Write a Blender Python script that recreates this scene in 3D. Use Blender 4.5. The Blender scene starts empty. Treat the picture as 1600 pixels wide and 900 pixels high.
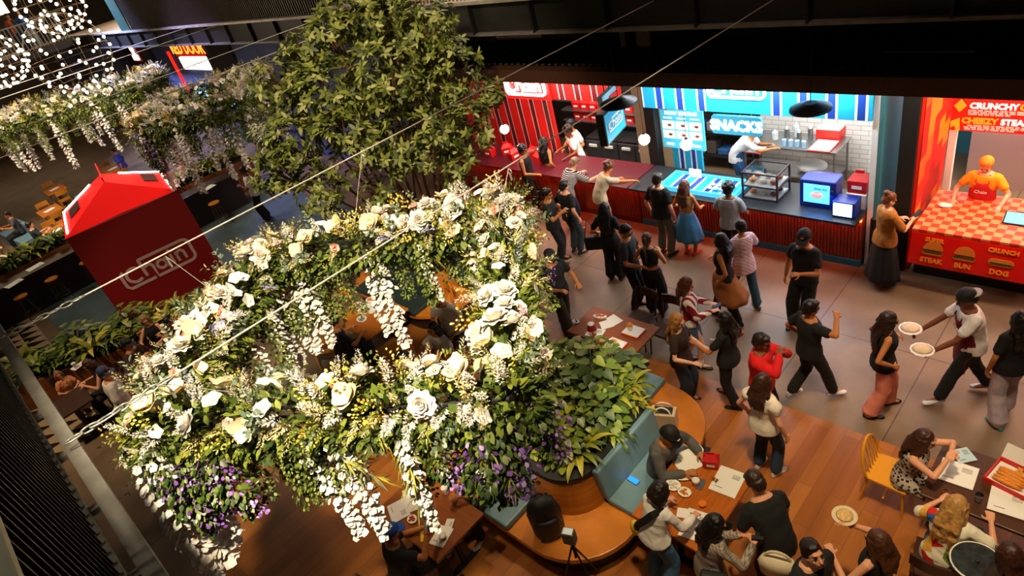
import bpy, math, random
import numpy as np
from mathutils import Vector, Matrix, noise as mnoise
PI=math.pi; rnd=random.Random(7)
S=bpy.context.scene; COL=S.collection
# ------------------------------------------------------------------ camera, world, main lights, exposure
F_PX=1012.92; CAM=Vector((0,0,7.0))
RM=Matrix(((0.70874931,0.23624977,-0.66472586),(0.66291754,-0.54530314,0.51301541),(-0.24127733,-0.80425775,-0.54309734))).transposed()
# columns of RW: image right, image down, view direction in world space
RW=Matrix(((0.70874931,0.23624977,-0.66472586),(0.66291754,-0.54530314,0.51301541),(-0.24127733,-0.80425775,-0.54309734)))
cd=bpy.data.cameras.new('camera'); cam=bpy.data.objects.new('camera',cd); COL.objects.link(cam)
cd.sensor_width=36; cd.lens=F_PX/1600*36; cd.clip_start=.05; cd.clip_end=200
right=RW@Vector((1,0,0)); up=RW@Vector((0,-1,0)); back=RW@Vector((0,0,-1))
m=Matrix((right,up,back)).transposed().to_4x4(); m.translation=CAM; cam.matrix_world=m
S.camera=cam
S.view_settings.view_transform='Standard'; S.view_settings.look='None'; S.view_settings.exposure=0.15; S.view_settings.gamma=1
try: S.view_settings.use_curve_mapping=False
except Exception: pass
S.cycles.max_bounces=6; S.cycles.transparent_max_bounces=6; S.cycles.sample_clamp_indirect=4
W=bpy.data.worlds.new('world'); S.world=W; W.use_nodes=True
W.node_tree.nodes['Background'].inputs[0].default_value=(1,.78,.55,1); W.node_tree.nodes['Background'].inputs[1].default_value=0.035
def at(px,py,z=0.0):
    """point of the place at height z seen at photo pixel px,py"""
    r=RW@Vector((px-800,py-450,F_PX)); t=(z-7.0)/r.z; return CAM+r*t
def along(px,py,d):
    r=(RW@Vector((px-800,py-450,F_PX))).normalized(); return CAM+r*d
def lamp(kind,name,loc,target,power,color,size=.3,angle=60,blend=.5,sy=None):
    l=bpy.data.lights.new(name,kind); l.energy=power; l.color=color
    if kind=='AREA':
        l.size=size
        if sy: l.shape='RECTANGLE'; l.size_y=sy
    else: l.shadow_soft_size=size
    if kind=='SPOT': l.spot_size=math.radians(angle); l.spot_blend=blend
    o=bpy.data.objects.new(name,l); COL.objects.link(o); o.location=loc
    if target is not None:
        o.rotation_euler=(Vector(target)-Vector(loc)).to_track_quat('-Z','Y').to_euler()
    o['label']='unseen lamp placed to light part of the hall'; o['category']='light'  # shared by the lamps of the place and the added fill lamps
    return o
WARM=(1,.80,.56); AMB=(1,.62,.30)
lamp('SPOT','unseen_spot',(-.6,-.55,10.6),(-4.6,1.7,4.2),5700,(1,.83,.58),.25,33,.3)
lamp('SPOT','unseen_spot',(-3.5,0.0,11.8),(-10.2,6.3,3.6),5200,WARM,.25,36,.6)
lamp('SPOT','unseen_spot',(-1.0,2.5,11.8),(-1.9,4.4,0),3100,(1,.76,.44),.35,38,.9)
lamp('SPOT','unseen_spot',(1.0,3.0,11.8),(.2,6.4,0),1000,(1,.76,.5),.35,36,1)
lamp('SPOT','unseen_spot',(-2,4.0,11.8),(-2.4,6.6,0),700,(1,.76,.52),.35,26,1)
lamp('SPOT','unseen_spot',(-4,4.0,11.8),(-5.0,8.0,0),620,(1,.7,.48),.4,44,.9)
lamp('SPOT','unseen_spot',(-5.5,1.0,11.8),(-4.9,2.0,.4),900,(1,.7,.4),.35,22,.9)
lamp('SPOT','unseen_spot',(-12,0,11.8),(-16.0,5.0,4.2),2600,WARM,.3,26,.7)
lamp('SPOT','unseen_spot',(-16,-1,11.8),(-24,4.0,3.0),6000,WARM,.3,40,.7)
lamp('SPOT','unseen_spot',(-12,-2,11.8),(-13.6,.6,0),2600,(1,.72,.46),.3,36,.8)
lamp('SPOT','unseen_spot',(-25,-1.5,11),(-26,2.6,0),4200,(1,.8,.62),.3,46,.9)  # added spot, brightens the far cafe floor
lamp('SPOT','unseen_spot',(-9,-2.4,11),(-7.6,.4,0),1500,(1,.74,.46),.35,34,.9)  # added spot, lifts the floor left of the garland
lamp('SPOT','unseen_spot',(-6.5,5.5,11.8),(-4.9,2.0,.5),1300,(1,.74,.44),.35,20,.9)  # added spot, reaches the near table past the garland's shadow
lamp('SPOT','unseen_spot',(-2.5,7,11.8),(-4.5,4.0,1.0),1500,(1,.84,.52),.3,18,.9)  # added spot, brightens the leaves of the central planter
lamp('SPOT','unseen_spot',(-7,2.2,10),(-15.5,2.6,1.2),1000,(1,.75,.55),.3,18,.7)  # added spot, raises the kiosk front and its lettering
lamp('SPOT','unseen_spot',(-16.6,2.7,8.5),(-15.9,2.7,2.5),1100,(1,.62,.5),.3,40,.6)
lamp('SPOT','violet_wall_washer',(-24,6,8.5),(-23,7.6,0),3200,(.5,.46,1),.3,80,.9)
lamp('SPOT','violet_wall_washer',(-31,5,8.5),(-31,10,2),6500,(.42,.52,1),.3,80,.9)
lamp('SPOT','violet_wall_washer',(-1.9,6.6,7.5),(-2.3,7.6,0),160,(.55,.45,1),.2,26,1)
lamp('SPOT','walkway_fill',(-3,-1.6,9.5),(-3.2,-.3,4.9),110,(1,.86,.66),.2,70,.9)  # added lamp, brightens the grey edge beam of the balcony
lamp('SPOT','red_wall_washer',(-.6,8.6,4.1),(-.7,8.3,0),90,(1,.3,.25),.2,80,1)
# ------------------------------------------------------------------ materials
def lin(c):
    if isinstance(c,str):
        c=[int(c[i:i+2],16)/255 for i in (0,2,4)]
    return tuple((x/12.92 if x<=.04045 else ((x+.055)/1.055)**2.4) for x in c)
MATS={}
def mat(name,c='808080',rough=.6,metal=0,emit=0,ec=None,var=0,vs=8,bump=0,bs=30,island=None,spec=.5,trans=0,sub=0,stretch=(1,1,1),pat=None,c2=None,ps=10):
    if name in MATS: return MATS[name]
    m=bpy.data.materials.new(name); m.use_nodes=True; nt=m.node_tree; N=nt.nodes; L=nt.links; b=N['Principled BSDF']
    base=lin(c); b.inputs['Roughness'].default_value=rough; b.inputs['Metallic'].default_value=metal
    b.inputs['Specular IOR Level'].default_value=spec
    b.inputs['Base Color'].default_value=(*base,1)
    m.diffuse_color=(*base,1)
    if trans: b.inputs['Transmission Weight'].default_value=trans
    if emit:
        b.inputs['Emission Color'].default_value=(*lin(ec or c),1); b.inputs['Emission Strength'].default_value=emit
    tc=None; src=None
    def coord():
        nonlocal tc
        if tc is None:
            t=N.new('ShaderNodeTexCoord'); mp=N.new('ShaderNodeMapping'); mp.inputs['Scale'].default_value=stretch
            L.new(t.outputs['Object'],mp.inputs['Vector']); tc=mp.outputs['Vector']
        return tc
    if island:
        g=N.new('ShaderNodeNewGeometry'); r=N.new('ShaderNodeValToRGB'); cr=r.color_ramp
        for i,cc in enumerate(island):
            e=cr.elements[i] if i<2 else cr.elements.new(0)
            e.position=i/(len(island)-1); e.color=(*lin(cc),1)
        for i,cc in enumerate(island): cr.elements[i].position=i/(len(island)-1); cr.elements[i].color=(*lin(cc),1)
        L.new(g.outputs['Random Per Island'],r.inputs[0]); src=r.outputs[0]
    if pat=='stripe' or pat=='vstripe':
        w=N.new('ShaderNodeTexWave'); w.bands_direction='Z' if pat=='stripe' else 'X'; w.inputs['Scale'].default_value=ps
        L.new(coord(),w.inputs['Vector']); r=N.new('ShaderNodeValToRGB'); r.color_ramp.interpolation='CONSTANT'
        r.color_ramp.elements[0].color=(*base,1); r.color_ramp.elements[1].color=(*lin(c2),1); r.color_ramp.elements[1].position=.72 if ps>8 else .5
        L.new(w.outputs['Fac'],r.inputs[0]); src=r.outputs[0]
    if pat=='plaid':
        w=N.new('ShaderNodeTexWave'); w.bands_direction='Z'; w.inputs['Scale'].default_value=ps; L.new(coord(),w.inputs['Vector'])
        w2=N.new('ShaderNodeTexWave'); w2.bands_direction='DIAGONAL'; w2.inputs['Scale'].default_value=ps*.7; L.new(coord(),w2.inputs['Vector'])
        mx=N.new('ShaderNodeMath'); mx.operation='MULTIPLY_ADD'; L.new(w.outputs['Fac'],mx.inputs[0]); mx.inputs[1].default_value=.5
        m2=N.new('ShaderNodeMath'); m2.operation='MULTIPLY'; m2.inputs[1].default_value=.5; L.new(w2.outputs['Fac'],m2.inputs[0]); L.new(m2.outputs[0],mx.inputs[2])
        mi=N.new('ShaderNodeMix'); mi.data_type='RGBA'; mi.inputs[6].default_value=(*base,1); mi.inputs[7].default_value=(*lin(c2),1)
        L.new(mx.outputs[0],mi.inputs[0]); src=mi.outputs[2]
    if pat in('spots','floral','dots'):
        v=N.new('ShaderNodeTexVoronoi'); v.inputs['Scale'].default_value=ps; L.new(coord(),v.inputs['Vector'])
        if pat=='floral':
            r=N.new('ShaderNodeValToRGB'); r.color_ramp.interpolation='CONSTANT'; cs=['f0e8d0','d02018','f0e8d0','3a68a8','f0e8d0','6a8a30','e8b040']
            sp=N.new('ShaderNodeSeparateColor'); L.new(v.outputs['Color'],sp.inputs[0])
            for i,cc in enumerate(cs):
                e=r.color_ramp.elements[i] if i<2 else r.color_ramp.elements.new(i/7)
            for i,cc in enumerate(cs): r.color_ramp.elements[i].position=i/7; r.color_ramp.elements[i].color=(*lin(cc),1)
            L.new(sp.outputs[0],r.inputs[0]); src=r.outputs[0]
        else:
            r=N.new('ShaderNodeValToRGB'); r.color_ramp.interpolation='CONSTANT'
            r.color_ramp.elements[0].color=(*lin(c2),1); r.color_ramp.elements[1].color=(*base,1); r.color_ramp.elements[1].position=.42 if pat=='spots' else .25
            L.new(v.outputs['Distance'],r.inputs[0]); src=r.outputs[0]
    if pat=='check':
        v=N.new('ShaderNodeTexChecker'); v.inputs['Scale'].default_value=ps; v.inputs[1].default_value=(*base,1); v.inputs[2].default_value=(*lin(c2),1)
        L.new(coord(),v.inputs['Vector']); src=v.outputs['Color']
    if pat in('planks','brick','slab'):
        t=N.new('ShaderNodeTexBrick'); t.inputs['Scale'].default_value=1
        if pat=='planks': t.offset=.37; bw,rh,ms=1.5,.185,.0022
        elif pat=='slab': t.offset=0; bw,rh,ms=1.53,3.6,.008
        else: t.offset=.5 ; bw,rh,ms=.3,.1,.004
        t.inputs['Brick Width'].default_value=bw; t.inputs['Row Height'].default_value=rh; t.inputs['Mortar Size'].default_value=ms
        t.inputs['Color1'].default_value=(*base,1); t.inputs['Color2'].default_value=(*lin(c2),1); t.inputs['Mortar'].default_value=(*[x*.35 for x in base],1)
        t.inputs['Mortar Smooth'].default_value=.1
        L.new(coord(),t.inputs['Vector']); src=t.outputs['Color']
        if pat=='planks':
            tc.node.inputs['Rotation'].default_value=(0,0,PI/2)
        if pat=='slab': tc.node.inputs['Location'].default_value=(.11,-.65,0)
        if pat=='brick': tc.node.inputs['Rotation'].default_value=(PI/2,0,0)
    if var:
        n=N.new('ShaderNodeTexNoise'); n.inputs['Scale'].default_value=vs; n.inputs['Detail'].default_value=5
        if pat=='planks':
            mp=N.new('ShaderNodeMapping'); t=N.new('ShaderNodeTexCoord'); L.new(t.outputs['Object'],mp.inputs['Vector']); mp.inputs['Scale'].default_value=(1,.08,1); L.new(mp.outputs[0],n.inputs['Vector'])
        else: L.new(coord(),n.inputs['Vector'])
        mr=N.new('ShaderNodeMapRange'); mr.inputs[1].default_value=.3; mr.inputs[2].default_value=.7; mr.inputs[3].default_value=1-var; mr.inputs[4].default_value=1+var
        L.new(n.outputs['Fac'],mr.inputs[0])
        vm=N.new('ShaderNodeVectorMath'); vm.operation='SCALE'
        if src is None:
            vm.inputs[0].default_value=base
        else: L.new(src,vm.inputs[0])
        L.new(mr.outputs[0],vm.inputs['Scale']); src=vm.outputs[0]
    if src is not None: L.new(src,b.inputs['Base Color'])
    if bump:
        n=N.new('ShaderNodeTexNoise'); n.inputs['Scale'].default_value=bs; n.inputs['Detail'].default_value=4; L.new(coord(),n.inputs['Vector'])
        bp=N.new('ShaderNodeBump'); bp.inputs['Strength'].default_value=bump; bp.inputs['Distance'].default_value=.01
        L.new(n.outputs['Fac'],bp.inputs['Height']); L.new(bp.outputs[0],b.inputs['Normal'])
    MATS[name]=m; return m
# ------------------------------------------------------------------ mesh building
def frame_of(d,hint=(0,0,1)):
    d=Vector(d).normalized(); h=Vector(hint)
    if abs(d.dot(h.normalized()))>.97: h=Vector((0,1,0)) if abs(d.y)<.9 else Vector((1,0,0))
    u=h.cross(d).normalized(); v=d.cross(u).normalized(); return u,v,d
class MB:
    def __init__(s): s.v=[]; s.f=[]; s.m=[]
    def add(s,v,f,mi=0):
        o=len(s.v); s.v+= [tuple(x) for x in v]; s.f+=[tuple(i+o for i in q) for q in f]; s.m+=[mi]*len(f); return s
    def box(s,c,d,rz=0,mi=0,M=None):
        x,y,z=d[0]/2,d[1]/2,d[2]/2; P=[Vector((a*x,b*y,e*z)) for e in(-1,1) for b in(-1,1) for a in(-1,1)]
        R=Matrix.Rotation(rz,3,'Z') if M is None else M
        s.add([R@p+Vector(c) for p in P],[(0,2,3,1),(4,5,7,6),(0,1,5,4),(2,6,7,3),(0,4,6,2),(1,3,7,5)],mi); return s
    def loft(s,rings,cap=True,mi=0):
        n=len(rings[0]); v=[p for r in rings for p in r]; f=[]
        for i in range(len(rings)-1):
            for j in range(n):
                k=(j+1)%n; f.append((i*n+j,i*n+k,(i+1)*n+k,(i+1)*n+j))
        if cap: f.append(tuple(range(n))[::-1]); f.append(tuple((len(rings)-1)*n+j for j in range(n)))
        return s.add(v,f,mi)
    def ring(s,c,u,v,n=12):
        return [Vector(c)+Vector(u)*math.cos(2*PI*j/n)+Vector(v)*math.sin(2*PI*j/n) for j in range(n)]
    def cyl(s,p0,p1,r0,r1=None,n=12,mi=0):
        r1=r0 if r1 is None else r1; u,v,d=frame_of(Vector(p1)-Vector(p0))
        return s.loft([s.ring(p0,u*r0,v*r0,n),s.ring(p1,u*r1,v*r1,n)],True,mi)
    def tube(s,pts,r,n=8,mi=0,round_=True,flat=1.0,hint=(0,0,1)):
        pts=[Vector(p) for p in pts]; rr=r if hasattr(r,'__len__') else [r]*len(pts); rings=[]
        def R(i):
            a=pts[max(i-1,0)]; b=pts[min(i+1,len(pts)-1)]; return frame_of(b-a,hint)
        if round_:
            u,v,d=R(0); rings.append(s.ring(pts[0]-d*rr[0]*.8,u*rr[0]*.5,v*rr[0]*.5*flat,n))
        for i,p in enumerate(pts):
            u,v,d=R(i); rings.append(s.ring(p,u*rr[i],v*rr[i]*flat,n))
        if round_:
            u,v,d=R(len(pts)-1); rings.append(s.ring(pts[-1]+d*rr[-1]*.8,u*rr[-1]*.5,v*rr[-1]*.5*flat,n))
        return s.loft(rings,True,mi)
    def ell(s,c,r,M=None,n=12,k=8,mi=0):
        r=r if hasattr(r,'__len__') else (r,r,r); M=M or Matrix.Identity(3); v=[]; f=[]
        for i in range(k+1):
            t=PI*i/k
            if i in(0,k): v.append(M@Vector((0,0,r[2]*math.cos(t)))+Vector(c)); continue
            for j in range(n):
                a=2*PI*j/n; v.append(M@Vector((r[0]*math.sin(t)*math.cos(a),r[1]*math.sin(t)*math.sin(a),r[2]*math.cos(t)))+Vector(c))
        idx=lambda i,j:0 if i==0 else (1+(k-1)*n if i==k else 1+(i-1)*n+j%n)
        for i in range(k):
            for j in range(n):
                q=[idx(i,j),idx(i+1,j),idx(i+1,j+1),idx(i,j+1)]; q=[a for z,a in enumerate(q) if a not in q[:z]]
                f.append(tuple(q))
        return s.add(v,f,mi)
    def prism(s,poly,z0,z1,mi=0,M=None,o=(0,0,0)):
        n=len(poly); M=M or Matrix.Identity(3); o=Vector(o)
        v=[M@Vector((x,y,z0))+o for x,y in poly]+[M@Vector((x,y,z1))+o for x,y in poly]
        f=[tuple(range(n))[::-1],tuple(range(n,2*n))]+[(j,(j+1)%n,n+(j+1)%n,n+j) for j in range(n)]
        return s.add(v,f,mi)
    def torus(s,c,R_,r,M=None,n=24,k=8,a0=0,a1=2*PI,mi=0):
        M=M or Matrix.Identity(3); full=abs(a1-a0-2*PI)<1e-6; N_=n if full else n+1; rings=[]
        for i in range(N_):
            a=a0+(a1-a0)*i/n; d=Vector((math.cos(a),math.sin(a),0))
            rings.append([M@(d*(R_+r*math.cos(2*PI*j/k))+Vector((0,0,r*math.sin(2*PI*j/k))))+Vector(c) for j in range(k)])
        if full: rings.append(rings[0])
        return s.loft(rings,not full,mi)
    def mesh(s,name,mats=None,smooth=False):
        me=bpy.data.meshes.new(name); me.from_pydata(s.v,[],s.f)
        for m in (mats if isinstance(mats,(list,tuple)) else [mats] if mats else []): me.materials.append(m)
        if any(s.m): me.polygons.foreach_set('material_index',s.m)
        if smooth: me.polygons.foreach_set('use_smooth',[True]*len(s.f))
        me.update(); return me
    def build(s,name,mats=None,parent=None,smooth=False,bevel=0,loc=None):
        o=bpy.data.objects.new(name,s.mesh(name,mats,smooth)); COL.objects.link(o)
        if parent: o.parent=parent
        if loc is not None: o.location=loc
        if bevel:
            b=o.modifiers.new('b','BEVEL'); b.width=bevel; b.segments=2; b.limit_method='ANGLE'
        return o
def tag(o,label=None,cat=None,group=None,kind=None):
    if label: o['label']=label
    if cat: o['category']=cat
    if group: o['group']=group
    if kind: o['kind']=kind
    return o
def thing(name,label,cat,loc=(0,0,0),rz=0,group=None,sc=1):
    o=bpy.data.objects.new(name,None); COL.objects.link(o); o.empty_display_size=.1
    o.location=loc; o.rotation_euler=(0,0,rz); o.scale=(sc,sc,sc); return tag(o,label,cat,group)
KIDS={}
def dup(o,parent=None,loc=None,rz=None,label=None,group=None):
    c=o.copy(); COL.objects.link(c)
    if parent: c.parent=parent
    if loc is not None: c.location=loc
    if rz is not None: c.rotation_euler=(0,0,rz)
    if label: c['label']=label
    if group: c['group']=group
    for ch in list(o.children):
        dup(ch,c)
    return c
def inst(name,me,parent,loc,M=None,sc=1,group=None):
    o=bpy.data.objects.new(name,me); COL.objects.link(o)
    if parent: o.parent=parent
    mm=(M or Matrix.Identity(3)).to_4x4()@Matrix.Diagonal((sc,sc,sc,1)); mm.translation=Vector(loc); o.matrix_local=mm
    return o
def structure(o): o['kind']='structure'; return o
def text_mesh(txt,size,depth=.004,font_off=.0,align='CENTER',spacing=1):
    c=bpy.data.curves.new('txt','FONT'); c.body=txt; c.size=size; c.extrude=depth; c.offset=font_off; c.align_x=align; c.align_y='CENTER'; c.space_character=spacing; c.resolution_u=2
    o=bpy.data.objects.new('txt',c); COL.objects.link(o); dg=bpy.context.evaluated_depsgraph_get(); dg.update()
    me=bpy.data.meshes.new_from_object(o.evaluated_get(dg)); bpy.data.objects.remove(o); bpy.data.curves.remove(c); return me
FACE_S=Matrix(((1,0,0),(0,0,-1),(0,1,0)))   # plane standing upright, facing -Y (towards the balcony): x right, y up
FACE_E=Matrix(((0,0,1),(1,0,0),(0,1,0)))    # upright, facing +X, x of the text runs along +Y
def text(name,txt,size,loc,M,m,parent=None,off=.0,depth=.004,align='CENTER',spacing=1):
    me=text_mesh(txt,size,depth,off,align,spacing); me.materials.clear(); me.materials.append(m)
    return inst(name,me,parent,loc,M)
def arc(cx,cy,r,a0,a1,n=10): return [(cx+r*math.cos(math.radians(a0+(a1-a0)*i/n)),cy+r*math.sin(math.radians(a0+(a1-a0)*i/n))) for i in range(n+1)]
def stroke(mb,pts,w,t=.01,closed=False,mi=0):
    n=len(pts); L=[];R_=[]
    for i,p in enumerate(pts):
        a=pts[i-1] if (i>0 or closed) else pts[i]; b=pts[(i+1)%n] if (i<n-1 or closed) else pts[i]
        dx,dy=b[0]-a[0],b[1]-a[1]; l=math.hypot(dx,dy) or 1; nx,ny=-dy/l*w/2,dx/l*w/2
        L.append((p[0]+nx,p[1]+ny)); R_.append((p[0]-nx,p[1]-ny))
    v=[(x,y,z) for z in(0,t) for x,y in L+R_]; f=[]
    for i in range(n if closed else n-1):
        j=(i+1)%n; f+=[(i,n+i,n+j,j)[::-1],(2*n+i,3*n+i,3*n+j,2*n+j),(i,j,2*n+j,2*n+i),(n+j,n+i,3*n+i,3*n+j)]
    if not closed: f+=[(0,2*n,3*n,n),(n-1,2*n-1,4*n-1,3*n-1)]
    mb.add(v,f,mi)
def chain_logo_mesh(width,m,t=.01):
    mb=MB(); w=.42
    stroke(mb,[(3.0,.75),(3.0,3.4)]+[(3.0,3.4),(9.2,3.4)]+arc(9.2,2.6,.8,90,0,5)+arc(9.2,.8,.8,0,-90,5)+[(4.3,0),(4.3,1.7)]+arc(3.75,1.7,.55,0,150,6),w)
    stroke(mb,[(3.9,0),(.4,0),(0,.5),(0,2.0)]+arc(.75,2.0,.75,180,110,4),w)
    stroke(mb,arc(1.65,1.65,1.05,50,310,16),w)
    stroke(mb,arc(5.45,1.45,.62,0,360,14)[:-1],w*.9,closed=True)
    stroke(mb,[(6.2,2.2),(6.2,.65)],w*.9)
    stroke(mb,[(7.0,2.2),(7.0,.65)],w*.9); mb.prism(arc(7.0,2.75,.27,0,330,8),0,.01)
    stroke(mb,[(7.75,2.2),(7.75,.65)],w*.9); stroke(mb,[(7.75,1.55)]+arc(8.3,1.65,.5,170,0,6)+[(8.8,.65)],w*.9)
    k=width/10.2; mb.v=[(x*k-width/2,y*k-1.7*k,z/ .01*t) for x,y,z in mb.v]
    return mb.mesh('chain_lettering',m)
ORD=['first','second','third','fourth','fifth','sixth','seventh','eighth','ninth','tenth','eleventh','twelfth']
# ------------------------------------------------------------------ leaves in bulk
def leaf_field(name,P,D,Nn,Ln,Wd,m,parent=None,shape='oval',loc=None,curl=.15):
    """P positions, D directions, Nn normals (arrays n x 3), Ln, Wd arrays"""
    P=np.asarray(P,float);D=np.asarray(D,float);Nn=np.asarray(Nn,float);Ln=np.asarray(Ln,float).reshape(-1,1);Wd=np.asarray(Wd,float).reshape(-1,1)
    D/=np.linalg.norm(D,axis=1,keepdims=True)+1e-9; A=np.cross(D,Nn); A/=np.linalg.norm(A,axis=1,keepdims=True)+1e-9; U=np.cross(A,D)
    if shape=='oval': T=[(0,0,0),(.35,.5,.12),(.35,0,0),(.35,-.5,.12),(.72,.38,.05),(.72,0,-.06),(.72,-.38,.05),(1,0,-.2)]; Fc=[(0,2,1),(0,3,2),(1,2,5,4),(2,3,6,5),(4,5,7),(5,6,7)]
    elif shape=='lance': T=[(0,0,0),(.4,.5,.1),(.4,-.5,.1),(.4,0,0),(1,0,-.25)]; Fc=[(0,3,1),(0,2,3),(1,3,4),(3,2,4)]
    else: T=[(0,.12,0),(.5,.5,.1),(1,.3,0),(1,-.3,0),(.5,-.5,.1),(0,-.12,0)]; Fc=[(0,5,4,1),(1,4,3,2)]
    n=len(P); V=np.zeros((n,len(T),3))
    for i,(a,b,c) in enumerate(T): V[:,i]=P+D*Ln*a+A*Wd*b+U*Ln*(c*curl*2)
    faces=[]; k=len(T)
    base=np.arange(n)*k
    me=bpy.data.meshes.new(name)
    tot=[];st=[];c=0
    loops=np.concatenate([np.array([v for q in Fc for v in q])[None,:]+base[:,None]],axis=0).ravel()
    sizes=np.tile([len(q) for q in Fc],n); starts=np.concatenate([[0],np.cumsum(sizes)[:-1]])
    me.vertices.add(n*k); me.vertices.foreach_set('co',V.ravel()); me.loops.add(len(loops)); me.loops.foreach_set('vertex_index',loops.astype(np.int32))
    me.polygons.add(len(sizes)); me.polygons.foreach_set('loop_start',starts.astype(np.int32)); me.polygons.foreach_set('loop_total',sizes.astype(np.int32))
    me.polygons.foreach_set('use_smooth',[True]*len(sizes)); me.update(calc_edges=True); me.validate()
    me.materials.append(m)
    if parent is None and loc is None: return me
    o=bpy.data.objects.new(name,me); COL.objects.link(o)
    if parent: o.parent=parent
    if loc is not None: o.location=loc
    return o
npr=np.random.RandomState(5)
def unit(n): a=npr.normal(size=(n,3)); return a/np.linalg.norm(a,axis=1,keepdims=True)
# ------------------------------------------------------------------ common materials
M_BLACK=mat('black_paint','0b0b0b',.6); M_STEEL=mat('steel','9a9a98',.3,.9,var=.15); M_WHITE=mat('white_paint','e8e4dc',.6); M_CREAM=mat('cream_paint','d8c8a8',.6)
M_WOOD=mat('walnut_top','8a4a1c',.35,var=.22,vs=6,stretch=(1,9,1),bump=.1); M_WOODD=mat('dark_timber','3a1e10',.45,var=.25,vs=6,stretch=(9,1,1))
M_OAK=mat('honey_oak','b9691f',.38,var=.18,vs=5,stretch=(6,6,1)); M_TEAL=mat('teal_leather','64828e',.42,var=.12,vs=5,bump=.15,bs=60)
M_RED=mat('red_lacquer','cc0f10',.5); M_DARK=mat('charcoal_top','26282c',.35,var=.2); M_SLAB=mat('slab_grey','55504a',.6,var=.25,vs=3)
M_BLUE=mat('cyan_panel','1aa3cf',.5); M_NAVY=mat('royal_blue_panel','123f9c',.5); M_PAPER=mat('white_paper','f0eee8',.7); M_GLOW=mat('glowing_lamp','fff0dc',.5,emit=14)
M_INK=mat('dark_ink','202226',.7)
# ------------------------------------------------------------------ floor
def slab(name,x0,x1,y0,y1,z0,z1,m,bevel=0): return structure(MB().box(((x0+x1)/2,(y0+y1)/2,(z0+z1)/2),(x1-x0,y1-y0,z1-z0)).build(name,m,bevel=bevel))
slab('floor',-55,8,-3,30,-.3,0,mat('concrete','735d46',.5,pat='slab',c2='78624a',var=.32,vs=1.1,bump=.05,bs=80))
slab('floor_timber',-9.7,8,-.22,6.12,-.01,.012,mat('timber_planks','ac6a2c',.36,pat='planks',c2='94551f',var=.2,vs=5))
slab('floor_blue_resin',-21.0,-14.2,.25,7.6,-.01,.006,mat('blue_grey_resin','53656a',.45,var=.35,vs=1.2))
# triangle tiles
mb=MB(); w=.42
for i in range(22):
    for j in range(7):
        x=-22.4+i*w; y=-2.6+j*w
        if y+w>.3: continue
        mb.add([(x,y,.006),(x+w,y,.006),(x+w,y+w,.006)],[(0,1,2)],0); mb.add([(x,y,.006),(x+w,y+w,.006),(x,y+w,.006)],[(0,1,2)],1)
structure(mb.build('floor_triangle_tiles',[mat('tile_black','141110',.4),mat('tile_sand','a98e6e',.5)]))
# ------------------------------------------------------------------ near balcony edge
bal=thing('balcony_railing','dark picket railing of the near walkway with pale handrail and grey edge beam','railing',(0,-.3,4.9))
BX0,BX1=-9.5,1.5
mb=MB(); x=BX0
while x<BX1: mb.box((x,-.075,.6),(.012,.05,1.1)); x+=.085
pk=mb.build('picket',mat('picket_bronze','1c1611',.5),bal); pk['kind']='stuff'
MB().box(((BX0+BX1)/2,-.018,1.155),(BX1-BX0,.028,.04)).build('handrail',mat('pale_rail','d0d4bc',.4),bal,bevel=.008)
MB().box(((BX0+BX1)/2,-.05,.02),(BX1-BX0,.025,.05)).build('inner_rail',mat('edge_grey','8e887e',.55,.2,var=.2,vs=9),bal)
MB().box(((BX0+BX1)/2,.045,.0),(BX1-BX0,.075,.05)).build('edge_beam',mat('edge_grey'),bal)
mb=MB(); x=BX0
while x<BX1: mb.box((x,0,.0),(.05,.09,.03)); x+=.62
mb.build('stub',mat('edge_grey'),bal)
mb=MB(); x=BX0
while x<BX1: mb.box((x,-.075,.04),(.02,.045,.035)); x+=.085
mb.build('clip',mat('edge_grey'),bal)['kind']='stuff'
slab('floor_walkway',BX0,BX1,-2.6,-.42,4.55,4.8,mat('walkway_dark','1b1611',.7))
# ------------------------------------------------------------------ opposite upper floor, void, beam
slab('trim_ledge',-40,8,8.5,8.62,4.36,4.93,mat('ledge_dark','211f1c',.6,var=.2,vs=4))
slab('trim_ledge_lower_flange',-40,8,8.4,8.62,4.34,4.385,mat('flange_grey','75706a',.5,var=.3,vs=5))
slab('trim_ledge_upper_flange',-40,8,8.38,8.62,4.91,4.97,mat('flange_pale','a49c90',.5,var=.25,vs=5))
mb=MB()
x=-39.2
while x<8: mb.box((x,8.45,4.64),(.035,.12,.54)); x+=1.55
structure(mb.build('trim_ledge_stiffeners',M_BLACK))
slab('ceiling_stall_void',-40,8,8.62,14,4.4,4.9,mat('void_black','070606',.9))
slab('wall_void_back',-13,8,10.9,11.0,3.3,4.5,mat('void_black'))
slab('trim_beam',-13.5,8,9.0,9.25,3.22,3.47,mat('beam_brown','4a2a16',.6,var=.15,vs=8))
slab('trim_beam_tray',-13.5,8,9.25,10.9,3.42,3.45,mat('tray_black','0e0d0c',.5))
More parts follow.
